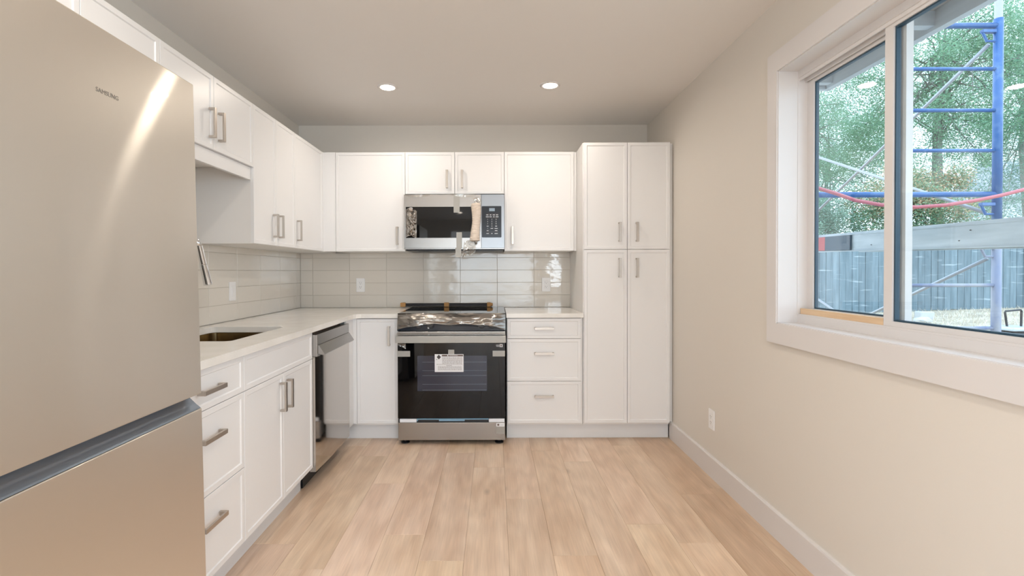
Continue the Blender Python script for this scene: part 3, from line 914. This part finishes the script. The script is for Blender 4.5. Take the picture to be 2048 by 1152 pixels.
# door with glass window; px(809..963) -> 0..0.585
dm = obj('door', prism(rect(0.0, 0.583, 0.022, 0.424), [rect(0.014, 0.560, 0.098, 0.333)], lambda u, v, tt: (u, tt, v), 0.0, 0.030), 'steel', t)
obj('glass', box(bm_new(), 0.014, 0.560, 0.0025, 0.028, 0.098, 0.333), 'black_glass', dm)
bm = prism([(0.0, 0.022), (0.0, 0.045), (0.030, 0.045), (0.030, 0.018), (0.012, 0.012)], [], lambda u, v, tt: (tt, u, v), 0.0, 0.583)
cpn = obj('control_panel', prism(rect(0.586, MW, 0.022, 0.424), [], lambda u, v, tt: (u, tt, v), 0.0, 0.030), 'steel_cool', t)
kp = obj('keypad', prism(rect(0.588, 0.736, 0.100, 0.337, 0.006), [], lambda u, v, tt: (u, tt, v), -0.0012, 0.001), 'panel_navy', cpn)
obj('display', box(bm_new(), 0.644, 0.686, -0.0018, -0.001, 0.298, 0.321), 'display', kp)
for za, xa, xb in ((0.280, 0.622, 0.712), (0.247, 0.622, 0.712), (0.142, 0.622, 0.646), (0.142, 0.654, 0.712)):
    obj('divider_line', box(bm_new(), xa, xb, -0.0017, -0.001, za, za + 0.0012), 'print_brown', kp)
keys = [(0.270, ['Auto', 'Pop', 'Melt', 'Defr']), (0.256, ['Pizza', 'Meal', 'Veg', 'Snack'])]
for z, ws in keys:
    for i, s in enumerate(ws):
        obj('key_print', box(bm_new(), 0.630 + 0.0245 * i - 0.0022 * len(s), 0.630 + 0.0245 * i + 0.0022 * len(s), -0.0017, -0.001, z - 0.0022, z + 0.0022), 'print_white', kp)
for r, ws in enumerate((('1', '2', '3'), ('4', '5', '6'), ('7', '8', '9'), ('Pwr', '0', 'Clk'), ('+', 'Time', 'Start'), ('Fan', '', 'Stop'))):
    for i, s in enumerate(ws):
        if len(s) > 1: obj('key_print', box(bm_new(), 0.632 + 0.032 * i - 0.0024 * len(s), 0.632 + 0.032 * i + 0.0024 * len(s), -0.0017, -0.001, 0.234 - 0.0168 * r, 0.238 - 0.0168 * r), 'print_white', kp)
        elif s: text('key_print', s, 0.0125 if len(s) == 1 else 0.010, 'print_white', kp, (0.632 + 0.032 * i, -0.0016, 0.236 - 0.0168 * r), (PI / 2, 0, 0), ext=0.0001)
for i, s in enumerate(('Vent', 'Lo', 'Light')):
    obj('key_print', box(bm_new(), 0.632 + 0.032 * i - 0.0024 * len(s), 0.632 + 0.032 * i + 0.0024 * len(s), -0.0017, -0.001, 0.128, 0.132), 'print_white', kp)
# bottom grille (underside)
bm = bm_new(); box(bm, 0.0, MW, 0.0, 0.034, 0.012, 0.021, 0.001)
obj('bottom_lip', bm, 'steel', t)
bm = bm_new(); box(bm, 0.01, MW - 0.01, 0.036, 0.36, 0.002, 0.009)
for i in range(22):
    box(bm, 0.10 + i * 0.011, 0.106 + i * 0.011, 0.05, 0.16, 0.0, 0.003); box(bm, 0.44 + i * 0.011, 0.446 + i * 0.011, 0.05, 0.16, 0.0, 0.003)
obj('vent_grille', bm, 'black_plastic', t)
# handle + foam wrap
hd = obj('door_handle', tube(bm_new(), [(0.545, -0.002, 0.366), (0.545, -0.038, 0.366), (0.545, -0.040, 0.36), (0.545, -0.040, 0.062), (0.545, -0.038, 0.056), (0.545, -0.002, 0.056)], 0.009, 12), 'steel_bright', t, smooth=True)
bm = bm_new()
pts, rad = [], []
for i in range(121):
    u = i / 120
    z = 0.352 - 0.282 * u
    pts.append((0.546 + 0.006 * math.sin(u * 5) - 0.003, -0.043, z))
    rad.append(0.033 + 0.0020 * math.sin(u * PI * 2 * 26) + 0.003 * math.sin(u * 7 + 1) - (0.010 if i < 2 or i > 118 else 0))
tube(bm, pts, rad, 18)
obj('foam_wrap', bm, 'foam_wrap', hd, smooth=False)
tape('tape_strip', (0.376, 0.421, -0.0015, -0.0003, 0.288, 0.424), dm)
bm = bm_new(); box(bm, 0.396, 0.438, -0.0015, -0.0003, 0.022, 0.140); box(bm, 0.388, 0.432, -0.0025, -0.0015, -0.046, 0.024)
obj('tape_strip', bm, 'tape', dm)
crumple('plastic_film', dm, lambda u, v: (0.016 + u * 0.080, 0.0015, 0.312 - v * 0.210 + 0.012 * math.sin(u * 4)), 30, 60, 0.036, 'range_film', 1.7, 22, 0.8, True)
flat('sticker', 0.042, 0.064, 0.306, 0.328, 'paper', dm, 0.0012); flat('sticker_print', 0.047, 0.059, 0.311, 0.323, 'print_brown', dm, 0.0006)
crumple('plastic_film', dm, lambda u, v: (0.002 + u * 0.540, -0.001, 0.428 - 0.012 * v - 0.010 * math.sin(u * 9) * v), 44, 2, 0.006, 'clear_film', 4.7, 10)
crumple('film_scrap', dm, lambda u, v: (0.455 + u * 0.10 - 0.02 * v, -0.004 - 0.012 * v, 0.070 - v * 0.125 + 0.03 * u), 12, 12, 0.020, 'clear_film', 9.2, 24)
crumple('film_scrap', dm, lambda u, v: (0.520 + u * 0.05 + 0.02 * v, -0.010, 0.400 - v * 0.04), 6, 5, 0.008, 'clear_film', 2.2, 30)

# ------------------------------------------------------------------ outlets and switch
def plate(name, label, cat, loc, rz, kind='outlet'):
    t = thing(name, label, cat, loc, rz)
    obj('cover_plate', box(bm_new(), -0.036, 0.036, -0.006, 0, -0.058, 0.058, 0.002, 2), 'outlet_white', t)
    obj('insert', box(bm_new(), -0.0165, 0.0165, -0.0082, -0.005, -0.0335, 0.0335, 0.001), 'outlet_white', t)
    if kind == 'outlet':
        bm = bm_new()
        for zc in (0.017, -0.017):
            box(bm, -0.0075, -0.0055, -0.0086, -0.0081, zc - 0.001, zc + 0.007)
            box(bm, 0.0055, 0.0075, -0.0086, -0.0081, zc - 0.001, zc + 0.006)
            cyl(bm, (0, -0.0081, zc - 0.008), (0, -1, 0), 0.0022, 0.0005, 10)
        obj('slots', bm, 'print_dark', t)
    else:
        obj('rocker', prism([(-0.0083, -0.030), (-0.0115, 0.0), (-0.0083, 0.030)], [], lambda u, v, tt: (tt, u, v), -0.013, 0.013), 'outlet_white', t)
    return t
plate('wall_outlet', 'white outlet on the tile backsplash left of the range', 'outlet', (-1.118, YB - 0.0092, 1.104), 0)
plate('wall_outlet', 'white outlet on the tile backsplash right of the range', 'outlet', (0.437, YB - 0.0092, 1.104), 0)
plate('light_switch', 'white rocker switch plate on the left tile wall near the sink', 'switch', (XL + 0.0092, 3.018, 1.097), PI / 2, 'switch')
plate('wall_outlet', 'white outlet low on the plain right wall below the window', 'outlet', (XR - 0.0002, 2.869, 0.338), -PI / 2)

# ================================================================== OUTSIDE
def ground_z(x, y):
    return -0.05 + 0.031 * max(0, y) + 0.03 * max(0, x - 7) * min(1, max(0, y) / 10)
mat('dry_ground', (0.5, 0.42, 0.3), 0.95)
add_tone(M['dry_ground'], (0.34, 0.28, 0.21), (0.52, 0.45, 0.34), 3.0, detail=9, p0=0.35, p1=0.62)
add_bump(M['dry_ground'], 25, 0.6, 0.02, 6)
bm = bm_new()
nx, ny = 40, 40
gv = []
for j in range(ny + 1):
    row = []
    for i in range(nx + 1):
        x = 1.456 + 45 * (i / nx) ** 1.6; y = -12 + 50 * j / ny
        row.append(bm.verts.new((x, y, ground_z(x, y) + 0.03 * noise.noise(Vector((x * 1.3, y * 1.3, 0))))))
    gv.append(row)
for j in range(ny):
    for i in range(nx):
        bm.faces.new([gv[j][i], gv[j][i + 1], gv[j + 1][i + 1], gv[j + 1][i]])
go = obj('ground', bm, 'dry_ground', smooth=True)
tag(go, kind='structure')
bm = bm_new(); 
v = [bm.verts.new(p) for p in ((-30, -30, -0.13), (1.45, -30, -0.13), (1.45, 12, -0.13), (-30, 12, -0.13))]; bm.faces.new(v)
tag(obj('ground', bm, 'dry_ground'), kind='structure')
# dry straw
bm = None
n = 9000
xs = rng.uniform(6.0, 15.5, n); ys = rng.uniform(6.5, 10.35, n)
vs = np.zeros((n * 3, 3)); 
for i in range(n):
    z = ground_z(xs[i], ys[i]); a = rng.uniform(0, PI); L = rng.uniform(0.03, 0.10); 
    vs[3 * i] = (xs[i], ys[i], z); vs[3 * i + 1] = (xs[i] + 0.012 * math.cos(a), ys[i] + 0.012 * math.sin(a), z); vs[3 * i + 2] = (xs[i] + rng.uniform(-0.08, 0.08), ys[i] + rng.uniform(-0.05, 0.05), z + L)
me = bpy.data.meshes.new('dry_grass'); me.from_pydata([tuple(v) for v in vs], [], [(3 * i, 3 * i + 1, 3 * i + 2) for i in range(n)])
mat('straw', (0.62, 0.54, 0.42), 0.9); me.materials.append(M['straw'])
tag(link('dry_grass', me), 'pale dry grass stubble on the ground before the fence', 'grass', kind='stuff')

# eave over the window
mat('eave_paint', (0.36, 0.41, 0.46), 0.7); mat('soffit_wood', (0.22, 0.20, 0.19), 0.8)
add_tone(M['soffit_wood'], (0.22, 0.19, 0.18), (0.42, 0.39, 0.37), 12, vec=(8, 0.5, 1))
add_tone(M['eave_paint'], (0.42, 0.46, 0.50), (0.54, 0.58, 0.62), 6, vec=(1, 0.2, 3))
ev = tag(bx('roof_eave', (1.457, 2.15, -4.3, 3.10, 2.462, 2.60), 'soffit_wood'), kind='structure')
bx('fascia', (2.10, 2.14, -4.3, 3.09, 2.36, 2.461), 'eave_paint', ev)
for y in (3.03, 2.33, 1.63, 0.93, 0.23, -0.47):
    bx('rafter', (1.457, 2.099, y, y + 0.045, 2.378, 2.449), 'eave_paint', ev)
for i in range(4):
    bx('soffit_board', (1.46 + 0.16 * i, 1.46 + 0.16 * i + 0.152, -4.3, 3.09, 2.4495, 2.4615), 'soffit_wood', ev)
bx('fascia', (1.457, 2.14, 3.095, 3.125, 2.36, 2.60), 'eave_paint', ev)

# scaffold
mat('scaffold_blue', (0.05, 0.12, 0.4), 0.35)
add_tone(M['scaffold_blue'], (0.025, 0.105, 0.29), (0.10, 0.19, 0.37), 14, detail=8, p0=0.5, p1=0.75)
mat('scaffold_faded', (0.42, 0.47, 0.58), 0.6)
add_tone(M['scaffold_faded'], (0.13, 0.17, 0.30), (0.33, 0.33, 0.36), 7, detail=8, vec=(1, 1, 0.4))
mat('galvanised', (0.34, 0.35, 0.37), 0.45, metal=0.6)
SX1, SX0, SXM = 3.73, 2.21, 2.985
sc = thing('scaffold', 'blue tubular steel scaffold frame with diagonal braces outside the window', 'scaffold', (0, 0, 0))
def sframe(y, zb, zt, m, rungs, big, pin=True):
    for x in (SX0, SX1):
        lg_ = obj('leg', tube(bm_new(), [(x, y, zb), (x, y, zt)], 0.029, 14), m, sc, smooth=True)
        if pin: obj('coupling_pin', tube(bm_new(), [(x, y, zt + 0.0005), (x, y, zt + 0.13)], 0.024, 12), 'galvanised', lg_)
    obj('ladder_post', tube(bm_new(), [(SXM, y, zb + 0.05), (SXM, y, zt - 0.07)], 0.016, 12), m, sc, smooth=True)
    for z in big:
        obj('cross_bar', tube(bm_new(), [(SX0, y, z), (SX1, y, z)], 0.021, 12), m, sc, smooth=True)
    for z in rungs:
        obj('rung', tube(bm_new(), [(SXM, y, z), (SX1, y, z)], 0.0135, 10), m, sc, smooth=True)
for y in (3.62, 5.75):
    gz = ground_z(SX1, y) + 0.02
    sframe(y, 1.56, 3.07, 'scaffold_blue', (2.10, 2.397, 2.702), (1.776, 3.02))
    sframe(y, gz, 1.535, 'scaffold_faded', (0.784, 1.103, 0.46), (1.43,), pin=False)
def brace(p, q):
    obj('brace', tube(bm_new(), [p, q], 0.0135, 10), 'galvanised', sc, smooth=True)
ya, yb = 3.66, 5.72
brace((SX1 - 0.03, ya, 2.90), (SX1 - 0.03, yb, 1.82)); brace((SX1 - 0.045, ya, 1.646), (SX1 - 0.045, yb, 2.58))
brace((SX1 - 0.03, ya, 1.30), (SX1 - 0.03, yb, 0.36)); brace((SX1 - 0.045, ya, 0.13), (SX1 - 0.045, yb, 0.96))
brace((SX0 + 0.03, ya, 2.90), (SX0 + 0.03, yb, 1.82)); brace((SX0 + 0.045, ya, 1.646), (SX0 + 0.045, yb, 2.58))
for z, m in ((2.93, 'scaffold_blue'), (1.655, 'scaffold_blue'), (1.34, 'scaffold_faded')):
    bm = bm_new()
    box(bm, SX1 - 0.125, SX1 - 0.022, 3.605, 3.635, z + 0.035, z + 0.060, 0.003)
    tube(bm, [(SX1 - 0.12, 3.62, z + 0.045), (SX1 - 0.085, 3.62, z - 0.025), (SX1 - 0.02, 3.62, z - 0.025)], 0.009, 8)
    obj('brace_lug', bm, m, sc)
mat('rust', (0.30, 0.12, 0.08), 0.8)
for z in (2.60, 1.285):
    obj('lock_hook', tube(bm_new(), [(SXM - 0.016, 3.59, z), (SXM - 0.06, 3.585, z + 0.012), (SXM - 0.09, 3.585, z - 0.004), (SXM - 0.10, 3.585, z - 0.025)], [0.008, 0.008, 0.007, 0.005], 8), 'rust', sc, smooth=True)

# aluminium plank
mat('aluminium', (0.48, 0.53, 0.57), 0.55, metal=0.25)
add_tone(M['aluminium'], (0.42, 0.47, 0.51), (0.55, 0.60, 0.64), 3, vec=(1, 1, 8), detail=6)
P0 = Vector((2.30, 3.55, 1.467)); P1 = Vector((1.838, -0.53, 1.369)); KP = 0.826
ax = (P1 - P0).normalized(); sd = ax.cross(Vector((0, 0, 1))).normalized()
if sd.x < 0: sd = -sd
upv = sd.cross(ax).normalized()
if upv.z < 0: upv = -upv
L = (P1 - P0).length
def PT(a, s, u): return P0 + ax * a + sd * s + upv * u
def pbox(a0, a1, s0, s1, u0, u1, bm=None):
    bm = bm or bm_new(); v = [bm.verts.new(PT(min(a, L), s * KP, u * KP)) for a, s, u in ((a0, s0, u0), (a1, s0, u0), (a1, s1, u0), (a0, s1, u0), (a0, s0, u1), (a1, s0, u1), (a1, s1, u1), (a0, s1, u1))]
    for q in ((0, 3, 2, 1), (4, 5, 6, 7), (0, 1, 5, 4), (1, 2, 6, 5), (2, 3, 7, 6), (3, 0, 4, 7)): bm.faces.new([v[i] for i in q])
    return bm
pk = thing('scaffold_plank', 'grey aluminium scaffold plank with red and black taped end, crossing the window view', 'plank', (0, 0, 0))
bm = pbox(0, L, 0, 0.006, -0.145, 0.0); pbox(0, L, -0.012, 0.0, -0.145, -0.139, bm); pbox(0, L, -0.006, 0, -0.020, -0.016, bm)
obj('side_rail', bm, 'aluminium', pk)
bm = pbox(0, L, 0.46, 0.466, -0.145, 0.0); pbox(0, L, 0.40, 0.46, -0.145, -0.139, bm); pbox(0, L, 0.006, 0.06, -0.145, -0.139, bm)
obj('side_rail', bm, 'aluminium', pk)
obj('deck', pbox(0, L, 0.006, 0.46, -0.024, -0.001), 'aluminium', pk)
for k in range(9):
    obj('cross_member', pbox(0.15 + k * 0.42, 0.19 + k * 0.42, 0.006, 0.46, -0.12, -0.026), 'aluminium', pk)
for a_, u_ in ((0.35 + 0.33, -0.10), (1.36, -0.045), (1.30, -0.10), (0.98, -0.012)):
    obj('rivet', pbox(a_, a_ + 0.006, -0.004, -0.0005, u_ - 0.005, u_), 'dark_metal', pk)
mat('red_tape', (0.55, 0.10, 0.11), 0.5); mat('black_tape', (0.03, 0.07, 0.11), 0.5)
obj('red_tape', pbox(0.02, 0.215, -0.0135, -0.0005, -0.134, -0.022), 'red_tape', pk)
obj('black_tape', pbox(0.217, 0.495, -0.0138, -0.0005, -0.134, -0.022), 'black_tape', pk)

# red hose
mat('red_rubber', (0.46, 0.12, 0.14), 0.5)
def proj(px, py, Y): return ((px - 988) / FPX * Y, Y, CAMZ - (py - 543) / FPX * Y)
hp = [proj(1560, 362, 3.35), proj(1634, 378, 3.32), proj(1670, 389, 3.3), proj(1710, 403, 3.28), proj(1760, 412, 3.26), proj(1830, 417, 3.25), proj(1890, 413, 3.25), proj(1950, 404, 3.25), proj(2000, 394, 3.25), proj(2060, 379, 3.25), proj(2130, 356, 3.27)]
ho = obj('air_hose', tube(bm_new(), hp, 0.012, 10), 'red_rubber', smooth=True)
tag(ho, 'red rubber hose sagging across the scaffold', 'hose')

# fence
mat('fence_stain', (0.2, 0.33, 0.40), 0.85)
def fence_mat():
    m = M['fence_stain']; n, l, b = nodes_of(m)
    oi = n.new('ShaderNodeObjectInfo'); geo = n.new('ShaderNodeNewGeometry')
    mp = n.new('ShaderNodeMapping'); mp.inputs['Scale'].default_value = (6, 1, 0.7)
    t = n.new('ShaderNodeTexNoise'); t.inputs['Scale'].default_value = 3; t.inputs['Detail'].default_value = 7
    l.new(geo.outputs['Position'], mp.inputs[0]); l.new(mp.outputs[0], t.inputs[0])
    r = n.new('ShaderNodeValToRGB')
    r.color_ramp.elements[0].position = 0.35; r.color_ramp.elements[0].color = (0.125, 0.175, 0.20, 1)
    r.color_ramp.elements[1].position = 0.75; r.color_ramp.elements[1].color = (0.20, 0.26, 0.29, 1)
    l.new(t.outputs[0], r.inputs[0])
    # pale worn dashes running along the fence
    mp2 = n.new('ShaderNodeMapping'); mp2.inputs['Scale'].default_value = (0.8, 1, 9); mp2.inputs['Rotation'].default_value = (0, 0.1, 0)
    t2 = n.new('ShaderNodeTexNoise'); t2.inputs['Scale'].default_value = 2.6; t2.inputs['Detail'].default_value = 9
    l.new(geo.outputs['Position'], mp2.inputs[0]); l.new(mp2.outputs[0], t2.inputs[0])
    r2 = n.new('ShaderNodeValToRGB'); r2.color_ramp.elements[0].position = 0.62; r2.color_ramp.elements[0].color = (0, 0, 0, 1); r2.color_ramp.elements[1].position = 0.68; r2.color_ramp.elements[1].color = (1, 1, 1, 1)
    l.new(t2.outputs[0], r2.inputs[0])
    mx = n.new('ShaderNodeMix'); mx.data_type = 'RGBA'; mx.inputs[7].default_value = (0.33, 0.385, 0.41, 1)
    l.new(r2.outputs[0], mx.inputs[0]); l.new(r.outputs[0], mx.inputs[6])
    sc_ = n.new('ShaderNodeVectorMath'); sc_.operation = 'SCALE'
    mr = n.new('ShaderNodeMapRange'); mr.inputs[3].default_value = 0.85; mr.inputs[4].default_value = 1.12
    l.new(oi.outputs['Random'], mr.inputs[0]); l.new(mx.outputs[2], sc_.inputs[0]); l.new(mr.outputs[0], sc_.inputs['Scale'])
    l.new(sc_.outputs[0], b.inputs['Base Color'])
fence_mat()
fn = thing('fence', 'blue-grey stained vertical board fence at the back of the yard', 'fence', (0, 10.5, 0))
random.seed(11)
bw = 0.1415
for k in range(150):
    x = 4.6 + k * bw
    zb = ground_z(x, 10.5) - 0.02 + random.uniform(0, 0.035)
    h = 1.52 + random.uniform(-0.01, 0.01)
    key = ('f', k % 6)
    if key not in cache:
        bmf = bm_new(); wdt = bw - 0.004 - 0.003 * (k % 6) * 0.3
        box(bmf, 0, wdt, -0.012, 0.008, 0, h, 0.002)
        mef = bpy.data.meshes.new('board'); bmf.to_mesh(mef); bmf.free(); mef.materials.append(M['fence_stain']); cache[key] = mef
    o = link('board', cache[key], fn, (x, random.uniform(-0.004, 0.004), zb), (0, random.uniform(-0.003, 0.003), 0))
for z in (0.5, 1.45):
    obj('rail', prism([(4.6, z), (25.8, z + 0.6), (25.8, z + 0.69), (4.6, z + 0.09)], [], lambda u, v, tt: (u, tt, v), 0.014, 0.054), 'fence_stain', fn)
mat('fence_dark', (0.03, 0.05, 0.06), 0.9)
for x in (5.0, 7.4, 9.8, 12.2, 14.6, 17.0, 19.4, 21.8, 24.2):
    obj('post', box(bm_new(), x, x + 0.09, 0.055, 0.145, 0.0, 1.6), 'fence_stain', fn)

# white stone by the fence, wheeled box with handle
mat('stone_white', (0.48, 0.48, 0.47), 0.8)
bm = bm_new(); bmesh.ops.create_icosphere(bm, subdivisions=3, radius=1.0)
for v in bm.verts:
    v.co = v.co * (1 + 0.18 * noise.noise(v.co * 1.7)); v.co.x *= 0.15; v.co.y *= 0.11; v.co.z *= 0.07
xx, yy, _ = proj(1846, 634, 8.9)
tag(obj('stone', bm, 'stone_white', None, (xx, yy, ground_z(xx, yy) + 0.05)), 'rounded white stone lying on the dry ground, in front of the block', 'stone')
bm = box(bm_new(), -0.14, 0.17, -0.07, 0.07, -0.07, 0.09, 0.02, 2)
xx, yy, _ = proj(1848, 628, 9.35)
tag(obj('concrete_block', bm, 'stone_white', None, (xx, yy, ground_z(xx, yy) + 0.06), (0, 0.05, 0.15)), 'pale block on the ground by the fence', 'block')
xx, yy, zz = proj(2022, 660, 5.6)
tr = thing('wheeled_box', 'dark wheeled box with a raised black handle beside the scaffold leg', 'cart', (xx + 0.06, yy, ground_z(xx, yy) + 0.01))
hz0 = zz - (ground_z(xx, yy) + 0.01)
obj('body', box(bm_new(), -0.18, 0.34, -0.14, 0.14, 0.03, hz0 - 0.02, 0.04, 4), 'black_plastic', tr)
mat('lid_grey', (0.45, 0.50, 0.56), 0.3)
obj('lid', box(bm_new(), -0.19, 0.35, -0.15, 0.15, hz0 - 0.019, hz0 + 0.025, 0.02, 4), 'lid_grey', tr)
obj('pull_handle', tube(bm_new(), [(-0.10, 0, hz0 + 0.02), (-0.125, 0, hz0 + 0.185), (-0.115, 0, hz0 + 0.20), (0.055, 0, hz0 + 0.215), (0.065, 0, hz0 + 0.20), (0.062, 0, hz0 + 0.02)], 0.011, 8), 'black_plastic', tr)
for x in (-0.12, 0.26):
    obj('wheel', cyl(bm_new(), (x, -0.165, 0.035), (0, 1, 0), 0.04, 0.02, 16), 'black_plastic', tr)

# trees
def leafmat(name, cols):
    m = mat(name, cols[0], 0.55)
    n, l, b = nodes_of(m)
    geo = n.new('ShaderNodeNewGeometry')
    r = n.new('ShaderNodeValToRGB')
    while len(r.color_ramp.elements) < len(cols): r.color_ramp.elements.new(0.5)
    for i, c in enumerate(cols):
        r.color_ramp.elements[i].position = i / (len(cols) - 1); r.color_ramp.elements[i].color = (*c, 1)
    l.new(geo.outputs['Random Per Island'], r.inputs[0]); l.new(r.outputs[0], b.inputs['Base Color'])
    tl_ = n.new('ShaderNodeBsdfTranslucent'); l.new(r.outputs[0], tl_.inputs[0])
    ms = n.new('ShaderNodeMixShader'); ms.inputs[0].default_value = 0.35
    o = [x for x in n if x.type == 'OUTPUT_MATERIAL'][0]
    l.new(b.outputs[0], ms.inputs[1]); l.new(tl_.outputs[0], ms.inputs[2]); l.new(ms.outputs[0], o.inputs[0])
leafmat('leaf_green', [(0.13, 0.28, 0.18), (0.22, 0.42, 0.25), (0.18, 0.35, 0.24), (0.34, 0.52, 0.33)])
leafmat('leaf_teal', [(0.10, 0.23, 0.16), (0.20, 0.35, 0.27), (0.30, 0.46, 0.37), (0.21, 0.38, 0.25)])
leafmat('leaf_shrub', [(0.13, 0.28, 0.18), (0.24, 0.40, 0.24), (0.31, 0.44, 0.26), (0.20, 0.35, 0.24), (0.50, 0.33, 0.20)])
leafmat('leaf_rust', [(0.62, 0.38, 0.24), (0.70, 0.48, 0.32), (0.50, 0.50, 0.30)])
mat('bark', (0.16, 0.16, 0.15), 0.9)
mat('bark_pale', (0.42, 0.40, 0.38), 0.9)

def leaves_mesh(name, centers, spread, per, ln, wd, m, droop=0.0):
    nC = len(centers); N = nC * per
    c = np.repeat(np.array(centers), per, axis=0)
    sp = np.repeat(np.array(spread), per, axis=0)
    d = rng.normal(size=(N, 3)); d /= np.linalg.norm(d, axis=1)[:, None]
    p = c + d * sp[:, None] * (rng.random(N) ** 0.45)[:, None]
    a = rng.normal(size=(N, 3)); a[:, 2] = a[:, 2] * 0.5 - droop; a /= np.linalg.norm(a, axis=1)[:, None]
    b = np.cross(a, rng.normal(size=(N, 3))); b /= np.linalg.norm(b, axis=1)[:, None]
    L_ = ln * rng.uniform(0.6, 1.3, N)[:, None]; W = wd * rng.uniform(0.7, 1.2, N)[:, None]
    V = np.stack([p, p + a * L_ * 0.45 + b * W, p + a * L_, p + a * L_ * 0.45 - b * W], axis=1).reshape(-1, 3)
    me = bpy.data.meshes.new(name)
    me.vertices.add(N * 4); me.vertices.foreach_set('co', V.ravel())
    me.loops.add(N * 4); me.loops.foreach_set('vertex_index', np.arange(N * 4, dtype=np.int32))
    me.polygons.add(N); me.polygons.foreach_set('loop_start', np.arange(0, N * 4, 4, dtype=np.int32))
    me.update(calc_edges=True); me.materials.append(M[m])
    return me

def tree(name, label, cat, base, h, crown, ncl, per, ln, wd, m, bark='bark', crown2=None, droop=0.3, clr=(0.25, 0.6), trunk_r=0.14, group=None):
    t = thing(name, label, cat, base, 0, group)
    cx, cy, cz, rx, ry, rz = crown
    cs, sp = [], []
    for i in range(ncl):
        d = rng.normal(size=3); d /= np.linalg.norm(d); r = rng.random() ** 0.4
        cs.append((cx + d[0] * rx * r, cy + d[1] * ry * r, cz + d[2] * rz * r)); sp.append(rng.uniform(*clr))
    bm = bm_new()
    top = Vector((cx, cy, cz + rz * 0.5))
    tp = [Vector((0, 0, 0)), Vector((cx * 0.3 + 0.1, cy * 0.3, cz * 0.4)), Vector((cx * 0.7 - 0.1, cy * 0.7, cz * 0.8)), top]
    tube(bm, tp, [trunk_r, trunk_r * 0.8, trunk_r * 0.5, trunk_r * 0.15], 8)
    for i in range(0, ncl, 3):
        q = Vector(cs[i]); f = rng.uniform(0.35, 0.9)
        s = tp[1].lerp(tp[3], f)
        mid = s.lerp(q, 0.5) + Vector((rng.uniform(-.2, .2), rng.uniform(-.2, .2), rng.uniform(0, .25)))
        tube(bm, [s, mid, q], [trunk_r * 0.16, trunk_r * 0.09, trunk_r * 0.04], 5)
    obj('trunk', bm, bark, t, smooth=True)
    o = link('foliage', leaves_mesh('foliage', cs, sp, per, ln, wd, m, droop), t); o['kind'] = 'stuff'
    if crown2:
        k = [c for c in cs if c[2] > cz + rz * crown2[1]]
        o = link('new_growth', leaves_mesh('new_growth', k, [0.28] * len(k), crown2[2], ln * 1.15, wd * 1.2, crown2[0], -0.4), t); o['kind'] = 'stuff'
    return t
def gb(x, y): return (x, y, ground_z(x, y) - 0.05)
tree('tree', 'tall feathery green tree behind the left window pane', 'tree', gb(8.2, 13.6), 7, (0, 0, 4.6, 2.3, 1.5, 3.2), 210, 520, 0.065, 0.0065, 'leaf_green', clr=(0.3, 0.7))
tree('tree', 'tall leafy tree with a dark leaning trunk above the blue scaffold rungs', 'tree', gb(11.6, 13.0), 7, (0.4, 0, 5.8, 2.6, 1.4, 3.0), 200, 470, 0.062, 0.011, 'leaf_green', clr=(0.3, 0.65), trunk_r=0.17)
tree('tree', 'blue-green tree with fine bare twigs at the right edge of the window', 'tree', gb(14.8, 13.6), 7, (0, 0, 5.0, 2.2, 1.4, 3.6), 190, 470, 0.065, 0.008, 'leaf_teal', bark='bark_pale', clr=(0.3, 0.65))
tree('tree', 'dark green tree farther back between the other trees', 'tree', gb(12.0, 17.5), 7, (0, 0, 4.2, 3.8, 1.5, 2.6), 150, 260, 0.09, 0.015, 'leaf_teal', clr=(0.35, 0.8))
tree('shrub', 'broad shrub with rust-orange new growth behind the fence', 'shrub', gb(10.2, 11.7), 3, (0, 0, 2.0, 1.75, 0.55, 1.45), 130, 330, 0.052, 0.013, 'leaf_shrub', crown2=('leaf_rust', 0.15, 120), droop=0.0, clr=(0.2, 0.42), trunk_r=0.06)
tree('shrub', 'plain green shrub behind the fence at the left of the window', 'shrub', gb(7.9, 11.8), 3, (0, 0, 1.9, 1.1, 0.5, 1.3), 70, 320, 0.05, 0.013, 'leaf_teal', droop=0.0, clr=(0.2, 0.4), trunk_r=0.05)

tree('tree', 'round green tree beyond the fence, right of the window view', 'tree', gb(18.6, 14.2), 7, (0, 0, 4.8, 2.4, 1.6, 3.2), 110, 260, 0.11, 0.016, 'leaf_green', clr=(0.35, 0.75))
tree('tree', 'wide blue-green tree beyond the fence, farthest to the right', 'tree', gb(23.0, 15.0), 7, (0, 0, 4.4, 2.6, 1.6, 3.0), 110, 260, 0.12, 0.018, 'leaf_teal', clr=(0.35, 0.8))

# far house
mat('siding', (0.62, 0.66, 0.72), 0.8); mat('roofing', (0.42, 0.44, 0.50), 0.9)
hs = thing('house', 'pale neighbouring house far behind the trees', 'house', (26.5, 24.0, 0.6))
bm = bm_new()
for i in range(22): box(bm, 0, 8, 0.0 - 0.012 * (1), 4, 0.2 * i, 0.2 * i + 0.19)
obj('siding', bm, 'siding', hs)
obj('roof', prism([(-0.6, 4.4), (2.0, 6.4), (4.6, 4.4), (4.6, 4.25), (-0.6, 4.25)], [], lambda u, v, tt: (tt, u, v), -0.5, 8.5), 'roofing', hs)
